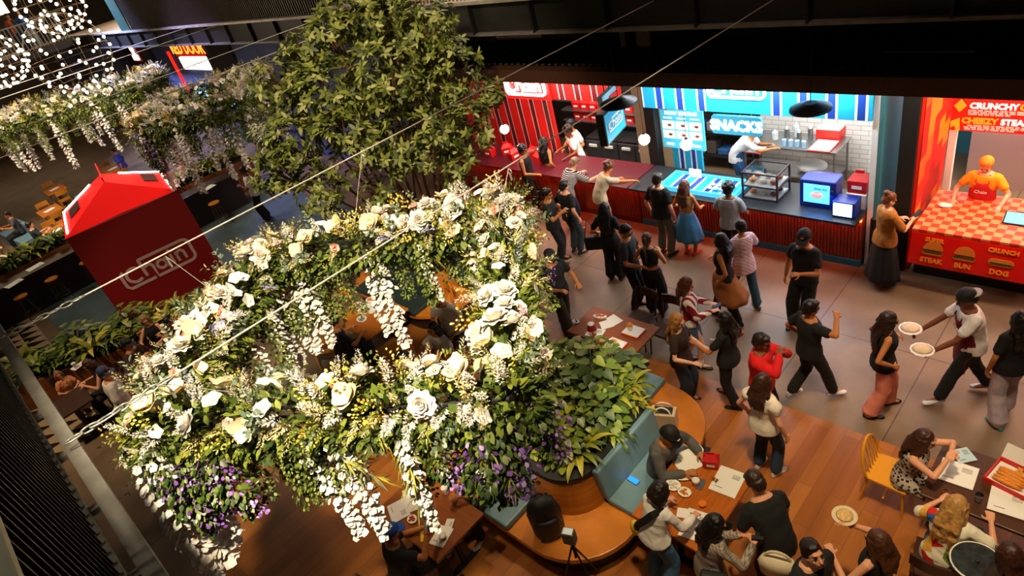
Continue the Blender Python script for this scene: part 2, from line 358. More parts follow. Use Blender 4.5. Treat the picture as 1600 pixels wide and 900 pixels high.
# pipes and ducts in the dark void above the stalls
def pipe(px,py,L,m,r=.05,name='pipe',lab='pipe'):
    r0=RW@Vector((px-800,py-450,F_PX)); t=9.9/r0.y; p=CAM+r0*t
    tag(MB().cyl((-L/2,0,0),(L/2,0,0),r,n=10).build(name,m,loc=p),lab,'pipe')
pipe(1120,89,1.55,mat('copper_pipe','a0561e',.4,.3),.035,'copper_pipe','copper pipe in the dark void above the brown beam, over the cyan stall')
pipe(812,57,1.3,mat('duct_tan','6b4a30',.5),.05,'tan_pipe','tan pipe under the dark ledge beside the tree top')
pipe(1448,81,1.1,mat('duct_grey','5a5a56',.4,.4),.03,'grey_pipe','thin grey pipe in the dark void above the red and orange stall')
p=CAM+(RW@Vector((1222-800,96-450,F_PX)))*(9.9/(RW@Vector((1222-800,96-450,F_PX))).y)
tag(MB().box((0,0,0),(.34,.2,.16)).build('junction_box',mat('duct_grey'),loc=p,bevel=.01),'grey metal junction box in the dark void above the cyan stall','box')
for px in (976,1008):
    r0=RW@Vector((px-800,62-450,F_PX)); q=CAM+r0*(10.4/r0.y)
    tag(MB().box((0,0,0),(.13 if px==976 else .3,.12,.8)).build('duct_post',mat('duct_grey' if px==976 else 'duct_tan'),loc=q),('narrow grey' if px==976 else 'wide brown')+' post in the dark void behind the ledge','post')
mb=MB(); 
for i in range(120): mb.box((-12.8+i*.17,9.32,3.475),(.05,.03,.03))
tag(mb.build('cable_tray_bolts',mat('tray_rim','3c3833',.5)),'row of small bolts along the tray above the brown beam','bolts',kind='stuff')
# upper floor railing opposite: ribbed dark panels, white banner, pale pickets with lit room behind
ur=thing('upper_railing','dark ribbed balustrade of the far upper floor above the ledge','railing',(0,8.5,4.93))
mb=MB(); x=-29.2
while x<-14.9: mb.box((x,.02,.62),(.05,.05,1.2)); x+=.12
mb.build('rib',mat('rib_bronze','2a1d14',.6),ur)['kind']='stuff'
MB().box((-22,.07,.62),(14.4,.03,1.2)).build('panel',mat('panel_brown','1a120d',.7),ur)
MB().box((-14.2,.02,.62),(1.15,.04,1.2)).build('banner',mat('banner_grey','b8b2a4',.7),ur)
me=chain_logo_mesh(.7,M_PAPER,.01); inst('lettering',me,ur.children[-1],(-14.2,-.01,.55),FACE_S)
mb=MB(); x=-13.3
while x<-8.6: mb.box((x,.02,.62),(.035,.05,1.2)); x+=.11
mb.build('picket',mat('picket_pale','8c7354',.5),ur)['kind']='stuff'
MB().box((-2,.02,.62),(13,.04,1.2)).build('dark_panel',mat('panel_brown'),ur)
gs=MB().box((-29.9,.0,.62),(1.1,.05,1.25)).build('glass_panel',mat('green_glass','2a4a40',.4),ur)
slab('wall_upper_back',-40,8,14,14.1,4.9,9,mat('upper_wall_warm','d0b090',.8))
slab('ceiling_upper',-40,8,8.6,14,8.2,8.3,mat('upper_ceiling','3a342c',.8))
slab('floor_upper',-40,8,8.62,14,4.9,4.93,mat('upper_floor','8a7866',.6))
lamp('AREA','upper_floor_light',(-12,11,8.1),(-12,11,0),500,(1,.85,.65),6,sy=3)
lamp('AREA','upper_floor_light',(-34,11,8.1),(-34,11,0),500,(1,.85,.65),6,sy=3)
# far end walkway across the hall
slab('floor_cross_walkway',-41,-37.5,-3,8.4,4.6,4.93,mat('walkway_edge','2a2722',.6))
slab('wall_far_end',-52,-51.8,-3,30,0,12,mat('far_wall','3c342c',.8))
cr=thing('cross_railing','grey picket railing of the cross walkway behind the chandeliers','railing',(-37.5,0,4.93))
mb=MB(); y=-3
while y<8.3: mb.box((0,y,.55),(.04,.04,1.1)); y+=.16
mb.build('picket',mat('cross_grey','8c9488',.4,.4),cr)['kind']='stuff'
MB().box((0,2.6,1.12),(.07,11.2,.06)).build('handrail',mat('cross_grey'),cr)
MB().box((-8,3.5,5.2-4.93+2.4),(.1,9,2.2)).build('lit_shopfront',mat('lit_cream','ffd9a8',.6,emit=2.2),cr)
# long wall of shops on the far side, navy blue with lit signs
slab('wall_far_shops',-52,-15.2,9.8,10,0,4.4,mat('navy_wall','4a5478',.7,var=.2,vs=2))
for a,b,n in ((-36.3,-32.6,'b'),(-26.6,-24.2,'c')):
    slab('wall_shop_opening_'+n,a,b,9.7,9.84,0,4.1,mat('shop_dark','0d0908',.8))
sg=thing('shop_sign','red and white lit shop sign reading RED DOOR on the navy wall','sign',(-28.1,9.73,3.62))
MB().box((0,0,.22),(2.9,.12,.62)).build('red_board',mat('sign_red','d01808',.5,emit=.6),sg,bevel=.02)
MB().box((0,0,-.38),(2.7,.12,.5)).build('white_board',mat('sign_white','fff6ea',.5,emit=2.2),sg,bevel=.02)
text('lettering','RED DOOR',.66,(0,-.07,.22),FACE_S,mat('sign_amber','ff9a30',.5,emit=2.2),sg,off=.012)
mb=MB()
for i in range(9): mb.box((-1.1+i*.28,-.07,-.38+(i%2)*.05),(.05,.01,.14))
mb.build('small_marks',mat('sign_grey','9a9088',.6),sg)
bt=thing('neon_bottle','tall glowing white bottle outlined in red on the dark shop front','sign',(-33.7,9.66,1.35))
prof=[(.02,0),(.24,.02),(.25,.55),(.22,.8),(.1,1.15),(.085,1.5),(.02,1.52)]
MB().prism([(-a,b) for a,b in prof]+[(a,b) for a,b in prof[::-1]],0,.04,M=FACE_S).build('glass',mat('neon_white','fff0f0',.5,emit=5,ec='ffd8d8'),bt)
MB().prism([(-a*1.4-.03,b*1.06-.05) for a,b in prof]+[(a*1.4+.03,b*1.06-.05) for a,b in prof[::-1]],-.04,-.005,M=FACE_S).build('outline',mat('neon_red','ff1810',.5,emit=3),bt)
fs=thing('neon_figure','small glowing white chef figure on a red square by the navy wall','sign',(-34.6,9.67,3.75))
MB().box((0,0,0),(1.0,.05,.9)).build('red_square',mat('sign_deep_red','6a0806',.6,emit=.4),fs)
MB().prism(arc(0,.18,.2,-60,240,12)+[(-.12,-.1),(-.34,-.14),(-.36,-.36),(.36,-.36),(.34,-.14),(.12,-.1)],0,.04,M=FACE_S,o=(0,-.04,0)).build('figure',mat('neon_white'),fs)
tag(MB().box((0,0,0),(.12,.08,2.6)).build('red_light_strip',mat('neon_red2','ff1c10',.5,emit=1.6),loc=(-30.6,9.76,2.4)),'red vertical light strip beside the navy wall panel','light')
sc=thing('far_screen','blue lit screen behind the far garland under the shop sign','screen',(-28.6,9.73,1.9))
MB().box((0,0,0),(1.7,.1,.9)).build('housing',M_NAVY,sc,bevel=.02); MB().box((0,-.06,0),(1.5,.02,.7)).build('display',mat('screen_blue','7fc4ff',.4,emit=2.4),sc)
sc=dup(sc,loc=(-25.4,9.63,1.9),label='pale blue lit screen on the far wall nearer the tree')
# ------------------------------------------------------------------ food stalls
def stripe_panel(name,x0,x1,y,z0,z1,mats,parent=None,t=.06,w=(.24,.035,.11,.035),start=0,bevel=0):
    """upright panel facing -Y, vertical stripes run through the four materials"""
    mb=MB(); x=x0; i=start
    while x<x1-.001:
        ww=min(w[i%4],x1-x); mb.box((x+ww/2,y+t/2,(z0+z1)/2),(ww,t,z1-z0),mi=i%4); x+=ww; i+=1
    return mb.build(name,mats,parent)
STW=mat('stripe_white','e8e6e2',.5); 
BL4=[M_BLUE,STW,M_NAVY,STW]; RD4=[mat('stripe_red','d8120c',.5),mat('stripe_pink','e8a8a0',.5),mat('stripe_wine','5c0a10',.5),mat('stripe_pink')]
# cyan stall
structure(stripe_panel('wall_fascia_cyan',-7.05,-5.75,9.6,2.58,3.3,BL4,start=3))
structure(stripe_panel('wall_fascia_cyan_end',-4.62,-3.12,9.6,2.58,3.3,BL4,start=1))
fb=thing('lit_fascia_sign','glowing cyan fascia board with white Chain lettering over the snack stall','sign',(-5.19,9.6,2.94))
MB().box((0,.03,0),(1.14,.06,.72)).build('board',M_BLUE,fb)
inst('lettering',chain_logo_mesh(1.0,mat('sign_glow_white','f4fbff',.5,emit=3),.03),fb,(0,-.005,.08),FACE_S)
slab('wall_tiles_white',-6.4,-3.1,12.8,12.9,0,3.2,mat('white_tiles','e6ded2',.3,pat='brick',c2='efe7dc'))
slab('wall_stall_partition',-3.14,-3.06,9.7,12.8,0,3.25,mat('partition_white','dfe6ea',.5))
slab('wall_passage_teal',-3.06,-3.0,9.72,14,0,3.3,mat('teal_wall','3c7f8c',.6,var=.1,vs=2))
slab('wall_passage_end',-3.06,-2.3,14,14.1,0,3.3,mat('teal_wall'))
slab('wall_column_black',-2.77,-2.55,9.72,10.15,0,3.4,mat('column_black','080706',.6))
slab('wall_gate_black',-3.05,-2.78,9.6,9.66,0,.95,mat('column_black'))
slab('wall_column_dividing',-7.62,-7.4,10.36,10.6,0,3.4,mat('column_black'))
slab('wall_beige_panel',-8.0,-7.2,10.55,10.65,0,3.2,mat('beige_panel','a98f70',.7,var=.08))
stp=structure(stripe_panel('wall_blue_stripes',-7.2,-6.55,10.6,0,3.2,BL4,w=(.13,.03,.08,.03)))
slab('wall_stall_interior_back',-12.5,-6.4,12.9,13,0,3.2,mat('interior_dark','2b2320',.7))
slab('ceiling_stalls',-13,-2.4,9.7,13,3.24,3.3,mat('stall_ceiling','3a342e',.7))
slab('ceiling_orange_stall',-2.4,2,9.7,13,3.24,3.3,mat('stall_ceiling'))
lamp('AREA','stall_light',(-4.8,11.2,3.15),(-4.9,11.4,0),150,(.93,.97,1),2.2,sy=1.2)
lamp('AREA','stall_light',(-9.6,10.8,3.15),(-9.6,11.2,0),130,(1,.85,.75),2.4,sy=1.0)
lamp('AREA','stall_light',(-.9,11.3,3.15),(-.9,11.2,0),170,(1,.78,.6),2.0,sy=1.2)
lamp('AREA','passage_fill',(-2.75,11.5,3.1),(-3.0,11,0),110,(.85,.95,1),.3,sy=3)  # lamp added so the teal wall shows in the passage
lamp('AREA','fascia_downlight',(-5.1,9.25,3.2),(-5.1,9.75,2.6),26,(.9,.97,1),1.9,sy=.1)
lamp('AREA','fascia_downlight',(-3.6,9.25,3.2),(-3.6,9.75,2.6),12,(.9,.97,1),.8,sy=.1)
lamp('AREA','fascia_downlight',(-9.2,9.3,3.2),(-9.2,9.85,2.4),22,(1,.9,.85),2.0,sy=.1)
lamp('AREA','counter_downlight',(-5.2,9.32,3.18),(-5.3,9.9,1),60,(.85,.93,1),3.6,sy=.2)
lamp('AREA','counter_downlight',(-9.6,9.32,3.18),(-9.6,9.9,1),60,(1,.75,.7),3.6,sy=.2)
lamp('AREA','counter_downlight',(-.8,9.32,3.18),(-.9,9.9,.9),90,(1,.7,.5),3.4,sy=.2)
# counters
def counter(name,label,x0,x1,top_m,face_m,plinth_m,y0=9.28,y1=10.33,led=None,slats=True):
    t=thing(name,label,'counter',((x0+x1)/2,y0,0)); L=x1-x0
    MB().box((0,(y1-y0)/2,.975),(L,y1-y0,.05)).build('countertop',top_m,t,bevel=.008)
    mb=MB(); mb.box((0,.62,.52),(L,.55,.84))
    if slats:
        n=int(L/.055)
        for i in range(n): mb.box((-L/2+.03+i*.055,.34,.51),(.034,.03,.78))
    mb.build('front_panel',face_m,t)
    MB().box((0,.55,.06),(L,.5,.12)).build('plinth',plinth_m,t)
    if led: MB().box((0,.27,.915),(L,.03,.025)).build('light_strip',led,t)
    return t
SL=mat('red_brown_slats','8a3014',.45,var=.2,vs=7)
LED=mat('orange_led','ff5a1c',.5,emit=28,ec='ff4a10')
counter('snack_counter','long dark snack counter with red-brown slatted front and glowing orange strip',-7.45,-3.16,M_DARK,SL,mat('plinth_blue','1d6f96',.5),led=LED)
counter('red_stall_counter','maroon topped counter of the red striped stall with orange slatted front',-13.0,-7.48,mat('maroon_top','5a1420',.35,var=.15),SL,mat('plinth_dark','5a1410',.5),led=LED)
oc=counter('orange_stall_counter','checked orange counter with food banner in front of the orange stall',-2.42,2.2,mat('check_top','ff8a5a',.35,pat='check',c2='d8401c',ps=9),mat('mural_orange','c04a18',.6),M_BLACK,y0=9.45,y1=10.7,slats=False)
mb=MB()
for (x,z,r,a) in ((.0,.2,.22,180),(1.25,.42,.1,360),(.75,.52,.07,360),(-.9,.42,.06,360),(1.9,.25,.12,360)):
    mb.prism(arc(0,0,r,0,a,14),0,.012,M=FACE_S,o=(x-.2,.325,z))
mb.build('mural_circle',mat('mural_red','a81a10',.6),oc)
mb=MB()
for (x,z,w,h,rz) in ((-1.75,.5,.16,.16,45),(-.35,.5,.3,.07,-25),(1.2,.55,.1,.07,0)): mb.box((x,.33,z),(w,.012,h),M=Matrix.Rotation(math.radians(rz),3,'Y'))
mb.build('mural_shape',mat('mural_gold','d88a28',.6),oc)
# banner on the orange counter
bn=thing('food_banner','glossy red banner with orange burger pictures hung on the counter front','banner',(-1.68,9.38,.71))
MB().box((0,0,0),(1.46,.012,.5),M=Matrix.Rotation(-.2,3,'X')).build('sheet',mat('banner_red','e01008',.25),bn)
BO=mat('banner_orange','ff8a1c',.4); 
def food(x,kind):
    mb=MB(); 
    if kind==0:
        mb.prism(arc(0,.02,.13,0,180,10),0,.006,M=FACE_S); mb.prism([(-.14,-.02),(.14,-.02),(.12,-.06),(-.12,-.06)],0,.006,M=FACE_S)
    else: mb.prism(arc(.1,0,.05,-90,90,6)+arc(-.1,0,.05,90,270,6),0,.006,M=FACE_S)
    mb.v=[(a+x,b-.014+c*.2,c) for a,b,c in mb.v]; mb.build('burger_picture' if kind==0 else 'hot_dog_picture',mat('bun_gold','d8781c',.5),bn)
    mb=MB(); mb.box((x,-.026,-.01),(.26,.008,.022)); mb.build('filling_picture',mat('filling','3a5a14',.6),bn)
for x,a,b,k in ((-.42,'SUPER','STEAK',0),(-.02,'','BUN',0),(.42,'CRUNCH','DOG',1)):
    if a: text('lettering',a,.085,(x,.02,.165),FACE_S@Matrix.Rotation(-.2,3,'X'),BO,bn,off=.004)
    text('lettering',b,.1,(x,-.045,-.15),FACE_S@Matrix.Rotation(-.2,3,'X'),BO,bn,off=.004); food(x,k)
# orange stall walls
OR=['ff8210','e02008','b01008','f06010','ff1808']
mb=MB(); k=0; r2=random.Random(3)
for i in range(5):
    for j in range(10):
        y=9.8+i*.27; z=j*.4-.5+(i%2)*.2+i*.03
        q=[(-2.5,y,z),(-2.5,y+.27,z+.03),(-2.5,y+.27,z+.43),(-2.5,y,z+.4)]
        q=[(a,b,min(max(c,0),3.24)) for a,b,c in q]; mb.add(q,[(0,1,2,3)],r2.choice([0,0,1,2,3,4,4]))
mb.box((-2.53,10.48,1.6),(.04,1.35,3.2),mi=1)
structure(mb.build('wall_orange_harlequin',[mat('harl'+c,c,.5) for c in OR]))
slab('wall_orange_back',-2.5,2,12.75,12.85,0,3.2,mat('grey_pink_wall','a08078',.6))
mn=thing('orange_menu_board','red menu board with white and orange lettering over the orange stall kitchen','sign',(-1.05,11.22,2.0))
MB().box((0,0,.42),(2.9,.08,1.26)).build('board',mat('menu_red','e8180c',.5,emit=.25),mn)
MW=mat('menu_white','ffe8e0',.5,emit=.7); MO=mat('menu_orange','ff9a20',.5,emit=.5)
Fm=FACE_S
def row(parent,x,z,s,txt,m,bold=.006): text('lettering',txt,s,(x,-.05,z),Fm,m,parent,off=bold,align='LEFT')
row(mn,-1.22,.2,.125,'CRUNCHY',MW); row(mn,-.6,.2,.125,'CHEEZY',MO); row(mn,-.1,.2,.125,'MELT',MW)
row(mn,-1.3,-.04,.125,'CHEEZY',MO); row(mn,-.8,-.04,.125,'STEAK',MW)
mb=MB()
for z in (.125,.095,.065,-.115,-.145,-.175):
    x=-1.26+r2.random()*.05
    while x<1.5:
        l=.03+r2.random()*.08; mb.box((x+l/2,-.045,z),(l,.012,.018)); x+=l+.02
        if z in(.065,-.175) and x>-.7 : break
mb.build('small_print',mat('menu_pink','ffb8a8',.5,emit=.3),mn)
for q in ([(-1.42,.2),(-1.34,.3),(-1.26,.2),(-1.34,.1)],[(-1.44,-.06),(-1.33,.0),(-1.31,-.2),(-1.36,-.2),(-1.38,-.12),(-1.43,-.16)]): MB().prism(q,0,.02,M=Fm,o=(0,-.05,0)).build('emblem',MO,mn)
slab('trim_door_jamb',-2.5,-2.4,11.2,11.3,0,1.8,M_WHITE)
# red stall
structure(stripe_panel('wall_red_stripes',-13.4,-10.3,10.55,.5,3.24,RD4,w=(.26,.025,.12,.025)))
structure(stripe_panel('wall_fascia_red',-10.3,-7.62,9.7,2.6,3.3,RD4,w=(.26,.025,.12,.025)))
rs=thing('lit_red_sign','glowing white Chain lettering on the red fascia beside the tree','sign',(-10.0,9.62,2.9))
MB().box((0,.04,0),(1.3,.06,.62)).build('board',mat('stripe_red'),rs,bevel=.01)
inst('lettering',chain_logo_mesh(1.15,mat('sign_glow_pink','fff0ee',.5,emit=6),.03),rs,(0,-.005,0),FACE_S)
# shelf of red takeout boxes
sh=thing('steel_shelf','steel wall shelf loaded with a row of red takeout boxes','shelf',(-9.75,11.85,1.16))
MB().box((0,0,0),(2.6,.4,.03)).build('board',M_STEEL,sh); 
for s in(-1,1): MB().box((s*1.1,.17,-.12),(.03,.03,.24)).build('bracket',M_STEEL,sh)
def takeout(sz=.24,red=True):
    mb=MB(); w=sz; d=sz*.75; h=sz*.72
    mb.loft([[(-w/2*.9,-d/2*.9,0),(w/2*.9,-d/2*.9,0),(w/2*.9,d/2*.9,0),(-w/2*.9,d/2*.9,0)],[(-w/2,-d/2,h),(w/2,-d/2,h),(w/2,d/2,h),(-w/2,d/2,h)],[(-w/2*.5,-.01,h*1.45),(w/2*.5,-.01,h*1.45),(w/2*.5,.01,h*1.45),(-w/2*.5,.01,h*1.45)]])
    mb.box((0,0,h*1.55),(w*.45,.012,h*.3)); return mb
TB=takeout().mesh('takeout_box',M_RED); TL=MB().box((0,-.094,.09),(.12,.004,.045)).mesh('label',M_PAPER)
n=0
for j in range(2):
    for i in range(7):
        b=inst('takeout_box',TB,None,(-10.6+i*.26,11.8,1.18+j*.27)); inst('label',TL,b,(0,0,0))
        tag(b,'small red takeout box, %s from the striped wall on the %s steel shelf'%(ORD[i],['lower','upper'][j]),'box','red takeout boxes on the steel shelf')
sh2=dup(sh,loc=(-9.75,11.85,1.43),label='upper steel shelf of red takeout boxes in the red stall')
# fridges
def fridge(x,lab):
    f=thing('undercounter_fridge',lab,'fridge',(x,11.55,0)); MB().box((0,0,.5),(.95,.7,.98)).build('body',mat('fridge_dark','2c2e30',.35,.6),f,bevel=.01)
    for s in(-1,1):
        d=MB().box((s*.235,-.36,.5),(.45,.03,.86)).build('door',mat('fridge_grey','63666a',.3,.7),f,bevel=.006); MB().box((s*.235,-.39,.82),(.22,.03,.06)).build('handle',M_WHITE,d)
fridge(-8.6,'grey two-door fridge behind the red stall next to the beige panel'); fridge(-9.56,'grey two-door fridge behind the two aproned workers')
hd=thing('range_hood','steel range hood over the red stall kitchen','hood',(-10.9,12.2,1.6)); MB().loft([[(-.9,-.4,0),(.9,-.4,0),(.9,.4,0),(-.9,.4,0)],[(-.5,-.1,.4),(.5,-.1,.4),(.5,.4,.4),(-.5,.4,.4)]]).build('canopy',M_STEEL,hd); MB().box((0,.2,.6),(.5,.3,.5)).build('flue',M_STEEL,hd)
# dark equipment behind the snack stall
rk=thing('equipment_rack','dark kitchen rack with pans and boxes behind the snack sign','rack',(-7.15,12.4,0))
for z in(.35,.9,1.4,1.85): MB().box((0,0,z),(1.3,.55,.03)).build('shelf',mat('rack_dark','2a2c2e',.4,.5),rk)
for sx in(-.62,.62):
    for sy in(-.25,.25): MB().cyl((sx,sy,0),(sx,sy,1.95),.018,n=8).build('post',M_STEEL,rk)
r3=random.Random(5)
for z in(.37,.92,1.42,1.87):
    x=-.5; nt=0
    while x<.5:
        w=.12+r3.random()*.14; h=.12+r3.random()*.2; cc=r3.choice(['8a8a88','b8b4ac','c83020','2a5a90','d8c8a0','504840','c0882c'])
        tag(MB().box((0,0,h/2),(w,.3,h)).build('storage_tub',mat('tub'+cc,cc,.5),loc=(-7.15+x+w/2,12.35,z+.006),bevel=.01),'%s storage tub, %s along shelf %s of the dark kitchen rack'%({'8a8a88':'grey','b8b4ac':'pale grey','c83020':'red','2a5a90':'blue','d8c8a0':'cream','504840':'brown','c0882c':'ochre'}[cc],ORD[nt],{.37:'one',.92:'two',1.42:'three',1.87:'four'}[z]),'tub','tubs on the kitchen rack'); nt+=1; x+=w+.05
# steel prep table
st=thing('prep_table','steel prep table with lower shelf against the white tiled wall','table',(-5.35,12.1,0))
MB().box((0,0,.9),(1.9,.75,.04)).build('table_top',M_STEEL,st,bevel=.008); MB().box((0,0,.28),(1.8,.65,.03)).build('lower_shelf',M_STEEL,st)
for sx in(-.9,.9):
    for sy in(-.32,.32): MB().cyl((sx,sy,0),(sx,sy,.9),.022,n=8).build('leg',M_STEEL,st)
def tray_obj(loc,w,d,rim,fill,lab,rz=0,grp=None):
    t=thing('serving_tray',lab,'tray',loc,rz,grp); MB().box((0,0,.012),(w,d,.02)).build('rim',rim,t,bevel=.006); MB().box((0,0,.026),(w*.93,d*.93,.008)).build('liner',fill,t); return t
RT=mat('tray_red','d82010',.45)
tray_obj((-4.72,11.95,.92),.42,.5,RT,M_PAPER,'red tray lined with white paper on the right end of the prep table')
tk=thing('lidded_box','open red and white food box behind the paper lined tray','box',(-4.76,12.38,.92)); MB().box((0,0,.1),(.46,.3,.2)).build('body',RT,tk,bevel=.01); MB().box((0,0,.215),(.44,.28,.02)).build('lid',M_WHITE,tk)
for i,(x,y,h,r) in enumerate(((-5.55,12.2,.26,.05),(-5.4,12.3,.3,.05),(-5.28,12.15,.22,.045),(-5.75,12.1,.2,.06),(-5.12,12.3,.26,.05))):
    c=thing('squeeze_bottle' if i%2 else 'steel_canister',['short steel canister, far left one on the prep table','tall clear squeeze bottle behind the cups on the prep table','short steel canister in the middle of the prep table','stout clear squeeze bottle at the end of the row on the prep table','steel canister nearest the red box on the prep table'][i],'bottle',(x,y,.92),0,'bottles on the prep table'); MB().cyl((0,0,0),(0,0,h*.75),r,n=12).build('body',mat('clear_plastic','c8ccc8',.3) if i%2 else M_STEEL,c,smooth=False); MB().cyl((0,0,h*.75),(0,0,h),r*.6,r*.2,n=10).build('cap',M_WHITE,c)
for i in range(4):
    c=thing('paper_cup','pale blue cup, %s from the worker at the front of the prep table'%ORD[i],'cup',(-5.45+i*.13,11.85,.92),0,'blue cups on the prep table'); MB().cyl((0,0,0),(0,0,.13),.035,.045,n=12).build('cup',mat('cup_blue','9cc8e8',.5),c)
bg=thing('flour_sack','white sack lying on the lower shelf of the prep table','sack',(-5.0,12.1,.295)); MB().ell((0,0,.11),(.3,.24,.11)).build('sack',M_WHITE,bg,smooth=True)
tag(MB().box((0,0,0),(.09,.02,.06)).build('wall_socket',M_STEEL,loc=(-3.95,12.79,1.0)),'small steel socket on the white tiled wall','socket')
# SNACKS sign, NOW SERVING board
sn=thing('snacks_sign','rounded cyan sign with white SNACKS lettering hung above the counter','sign',(-5.66,10.4,1.98))
MB().prism(arc(.43,.13,.05,0,90,4)+arc(-.43,.13,.05,90,180,4)+arc(-.43,-.13,.05,180,270,4)+arc(.43,-.13,.05,270,360,4),-.03,.03,M=FACE_S).build('board',mat('snack_cyan','35b4dc',.5,emit=.35),sn)
text('lettering','SNACKS',.27,(0,-.035,-.01),FACE_S,mat('snack_white','ffffff',.5,emit=1.2),sn,off=.014)
for s in(-.4,.4): MB().cyl((s,0,.18),(s,0,1.24),.008,n=6).build('hanger',M_BLACK,sn)
ns=thing('now_serving_board','pale blue lit menu board reading NOW SERVING beside the stall column','sign',(-6.9,10.57,1.72))
MB().box((0,0,0),(.96,.04,.82)).build('board',mat('menu_cyan','4cc0e4',.5,emit=.7),ns,bevel=.006)
text('lettering','NOW SERVING',.105,(0,-.022,.34),FACE_S,mat('snack_white'),ns,off=.003)
mb=MB(); mc=MB()
for i in range(3):
    for j in range(2): mb.box((-.3+i*.3,-.022,.09-j*.2),(.27,.006,.17)); mc.ell((-.3+i*.3+.03,-.03,.09-j*.2),(.05,.006,.03),n=8,k=5)
    mb.box((-.3+i*.3,-.022,.24),(.2,.006,.03)); mb.box((-.3+i*.3,-.022,-.32),(.18,.006,.05))
mb.build('menu_cell',mat('menu_cell_white','f6f8fa',.5,emit=.8),ns); mc.build('dish_picture',mat('dish_red','c0502c',.6),ns)
# hanging blade sign
hs=thing('hanging_sign','double sided cyan blade sign with white Chain lettering hanging from the brown beam','sign',(-7.45,9.12,2.5))
B=Matrix.Rotation(math.radians(12),3,'Z')
MB().box((0,0,0),(.16,.9,.62),M=B).build('case',M_BLACK,hs,bevel=.015); MB().box((.085,0,0),(.012,.82,.54),M=B).build('face',M_BLUE,hs)
inst('lettering',chain_logo_mesh(.62,M_WHITE,.01),hs.children[-1],(.095,.0,.02),B@FACE_E); 
MB().box((.0,.0,.48),(.1,.62,.2),M=B).build('top_panel',mat('pale_cyan','9cc8d8',.5),hs); MB().box((.055,.12,.44),(.012,.34,.1),M=B).build('red_patch',M_RED,hs)
for s in(-.07,.07): MB().cyl((0,s,.3),(0,s,.74),.012,n=6).build('hanger',M_BLACK,hs)
# pendant shades and globes
def shade(x,y,z,lab,r=.27):
    p=thing('pendant_shade',lab,'lamp',(x,y,z)); MB().loft([MB().ring((0,0,0),(r,0,0),(0,r,0),24),MB().ring((0,0,.03),(r*.98,0,0),(0,r*.98,0),24),MB().ring((0,0,.1),(r*.3,0,0),(0,r*.3,0),24)]).build('shade',M_BLACK,p,smooth=False); MB().cyl((0,0,.1),(0,0,3.4-z+.6),.006,n=6).build('cord',M_BLACK,p)
shade(-3.75,9.0,2.98,'flat black pendant shade hanging before the cyan fascia',.29); shade(-6.95,8.78,3.0,'flat black pendant shade hanging beside the blade sign',.33)
def globe(x,y,z,lab):
    p=thing('globe_pendant',lab,'lamp',(x,y,z)); MB().ell((0,0,0),.105,n=20,k=14).build('globe',mat('globe_glow','ffeccc',.5,emit=7),p,smooth=True); MB().cyl((0,0,.1),(0,0,3.42-z),.005,n=6).build('cord',M_BLACK,p); MB().cyl((0,0,.09),(0,0,.13),.03,n=10).build('cap',M_BLACK,p)
    l=bpy.data.lights.new('globe_bulb','POINT'); l.energy=14; l.color=(1,.85,.65); l.shadow_soft_size=.11; o=bpy.data.objects.new('globe_bulb',l); COL.objects.link(o); o.parent=p; o.location=(0,-.0,-.22)
globe(-6.98,9.4,2.04,'glowing globe pendant in front of the black stall column'); globe(-6.09,9.4,2.02,'glowing globe pendant in front of the menu board'); globe(-10.75,9.4,1.95,'glowing globe pendant beside the tree at the red stall')
# things on the snack counter
tv=thing('retro_television','boxy royal blue television with a bright cyan picture on the counter','television',(-3.88,9.82,1.0))
MB().loft([[(-.29,-.22,0),(.29,-.22,0),(.29,-.22,.5),(-.29,-.22,.5)],[(-.29,.05,0),(.29,.05,0),(.29,.05,.5),(-.29,.05,.5)],[(-.2,.3,.04),(.2,.3,.04),(.2,.3,.4),(-.2,.3,.4)]]).build('housing',mat('tv_blue','0d2a8c',.35),tv,bevel=.02)
sc_=MB().loft([[(-.22,-.225,.1),(.2,-.225,.1),(.2,-.225,.44),(-.22,-.225,.44)],[(-.2,-.24,.12),(.18,-.24,.12),(.18,-.24,.42),(-.2,-.24,.42)]]).build('screen',mat('tv_screen','50b8ff',.3,emit=2.2),tv)
MB().ell((-.0,-.243,.26),(.1,.006,.06)).build('burger_picture',mat('tv_burger','e89070',.5,emit=.8),sc_); text('lettering','SNACKS',.055,(.06,-.245,.37),FACE_S,mat('tv_dark','104888',.5),sc_)
MB().cyl((.24,-.23,.36),(.24,-.24,.36),.02,n=10).build('dial',M_STEEL,tv)
l2=lamp('AREA','screen_glow',(-3.85,9.62,1.25),(-3.85,9.35,1.0),16,(.15,.35,1),.4)
s2=thing('small_monitor','small bright white screen next to the retro television','screen',(-3.4,9.56,1.0)); MB().box((0,0,.14),(.34,.28,.28)).build('housing',mat('tv_blue'),s2,bevel=.01); MB().box((-.01,-.145,.15),(.28,.01,.22)).build('display',mat('bright_screen','cfe8ff',.4,emit=3.5),s2)
rb=inst('takeout_box',TB,None,(-3.33,9.86,1.275),sc=1.25); inst('label',TL,rb,(0,0,0)); tag(rb,'large red takeout box on top of the white box by the television','box')
wb=thing('white_carton','white lit carton under the red takeout box','box',(-3.33,9.86,1.0)); MB().box((0,0,.14),(.3,.26,.27)).build('carton',M_WHITE,wb,bevel=.01)
rb=inst('takeout_box',TB,None,(-3.5,10.2,1.0),sc=.7); inst('label',TL,rb,(0,0,0)); tag(rb,'small red takeout box behind the blue television','box')
dc=thing('display_case','dark framed glass display case with pastries on two shelves','display case',(-4.85,9.82,1.0))
W_,D_,H_=.62,.48,.5
for sx in(-1,1):
    for sy in(-1,1): MB().box((sx*W_/2,sy*D_/2,H_/2),(.03,.03,H_)).build('post',mat('case_frame','281a24',.4),dc)
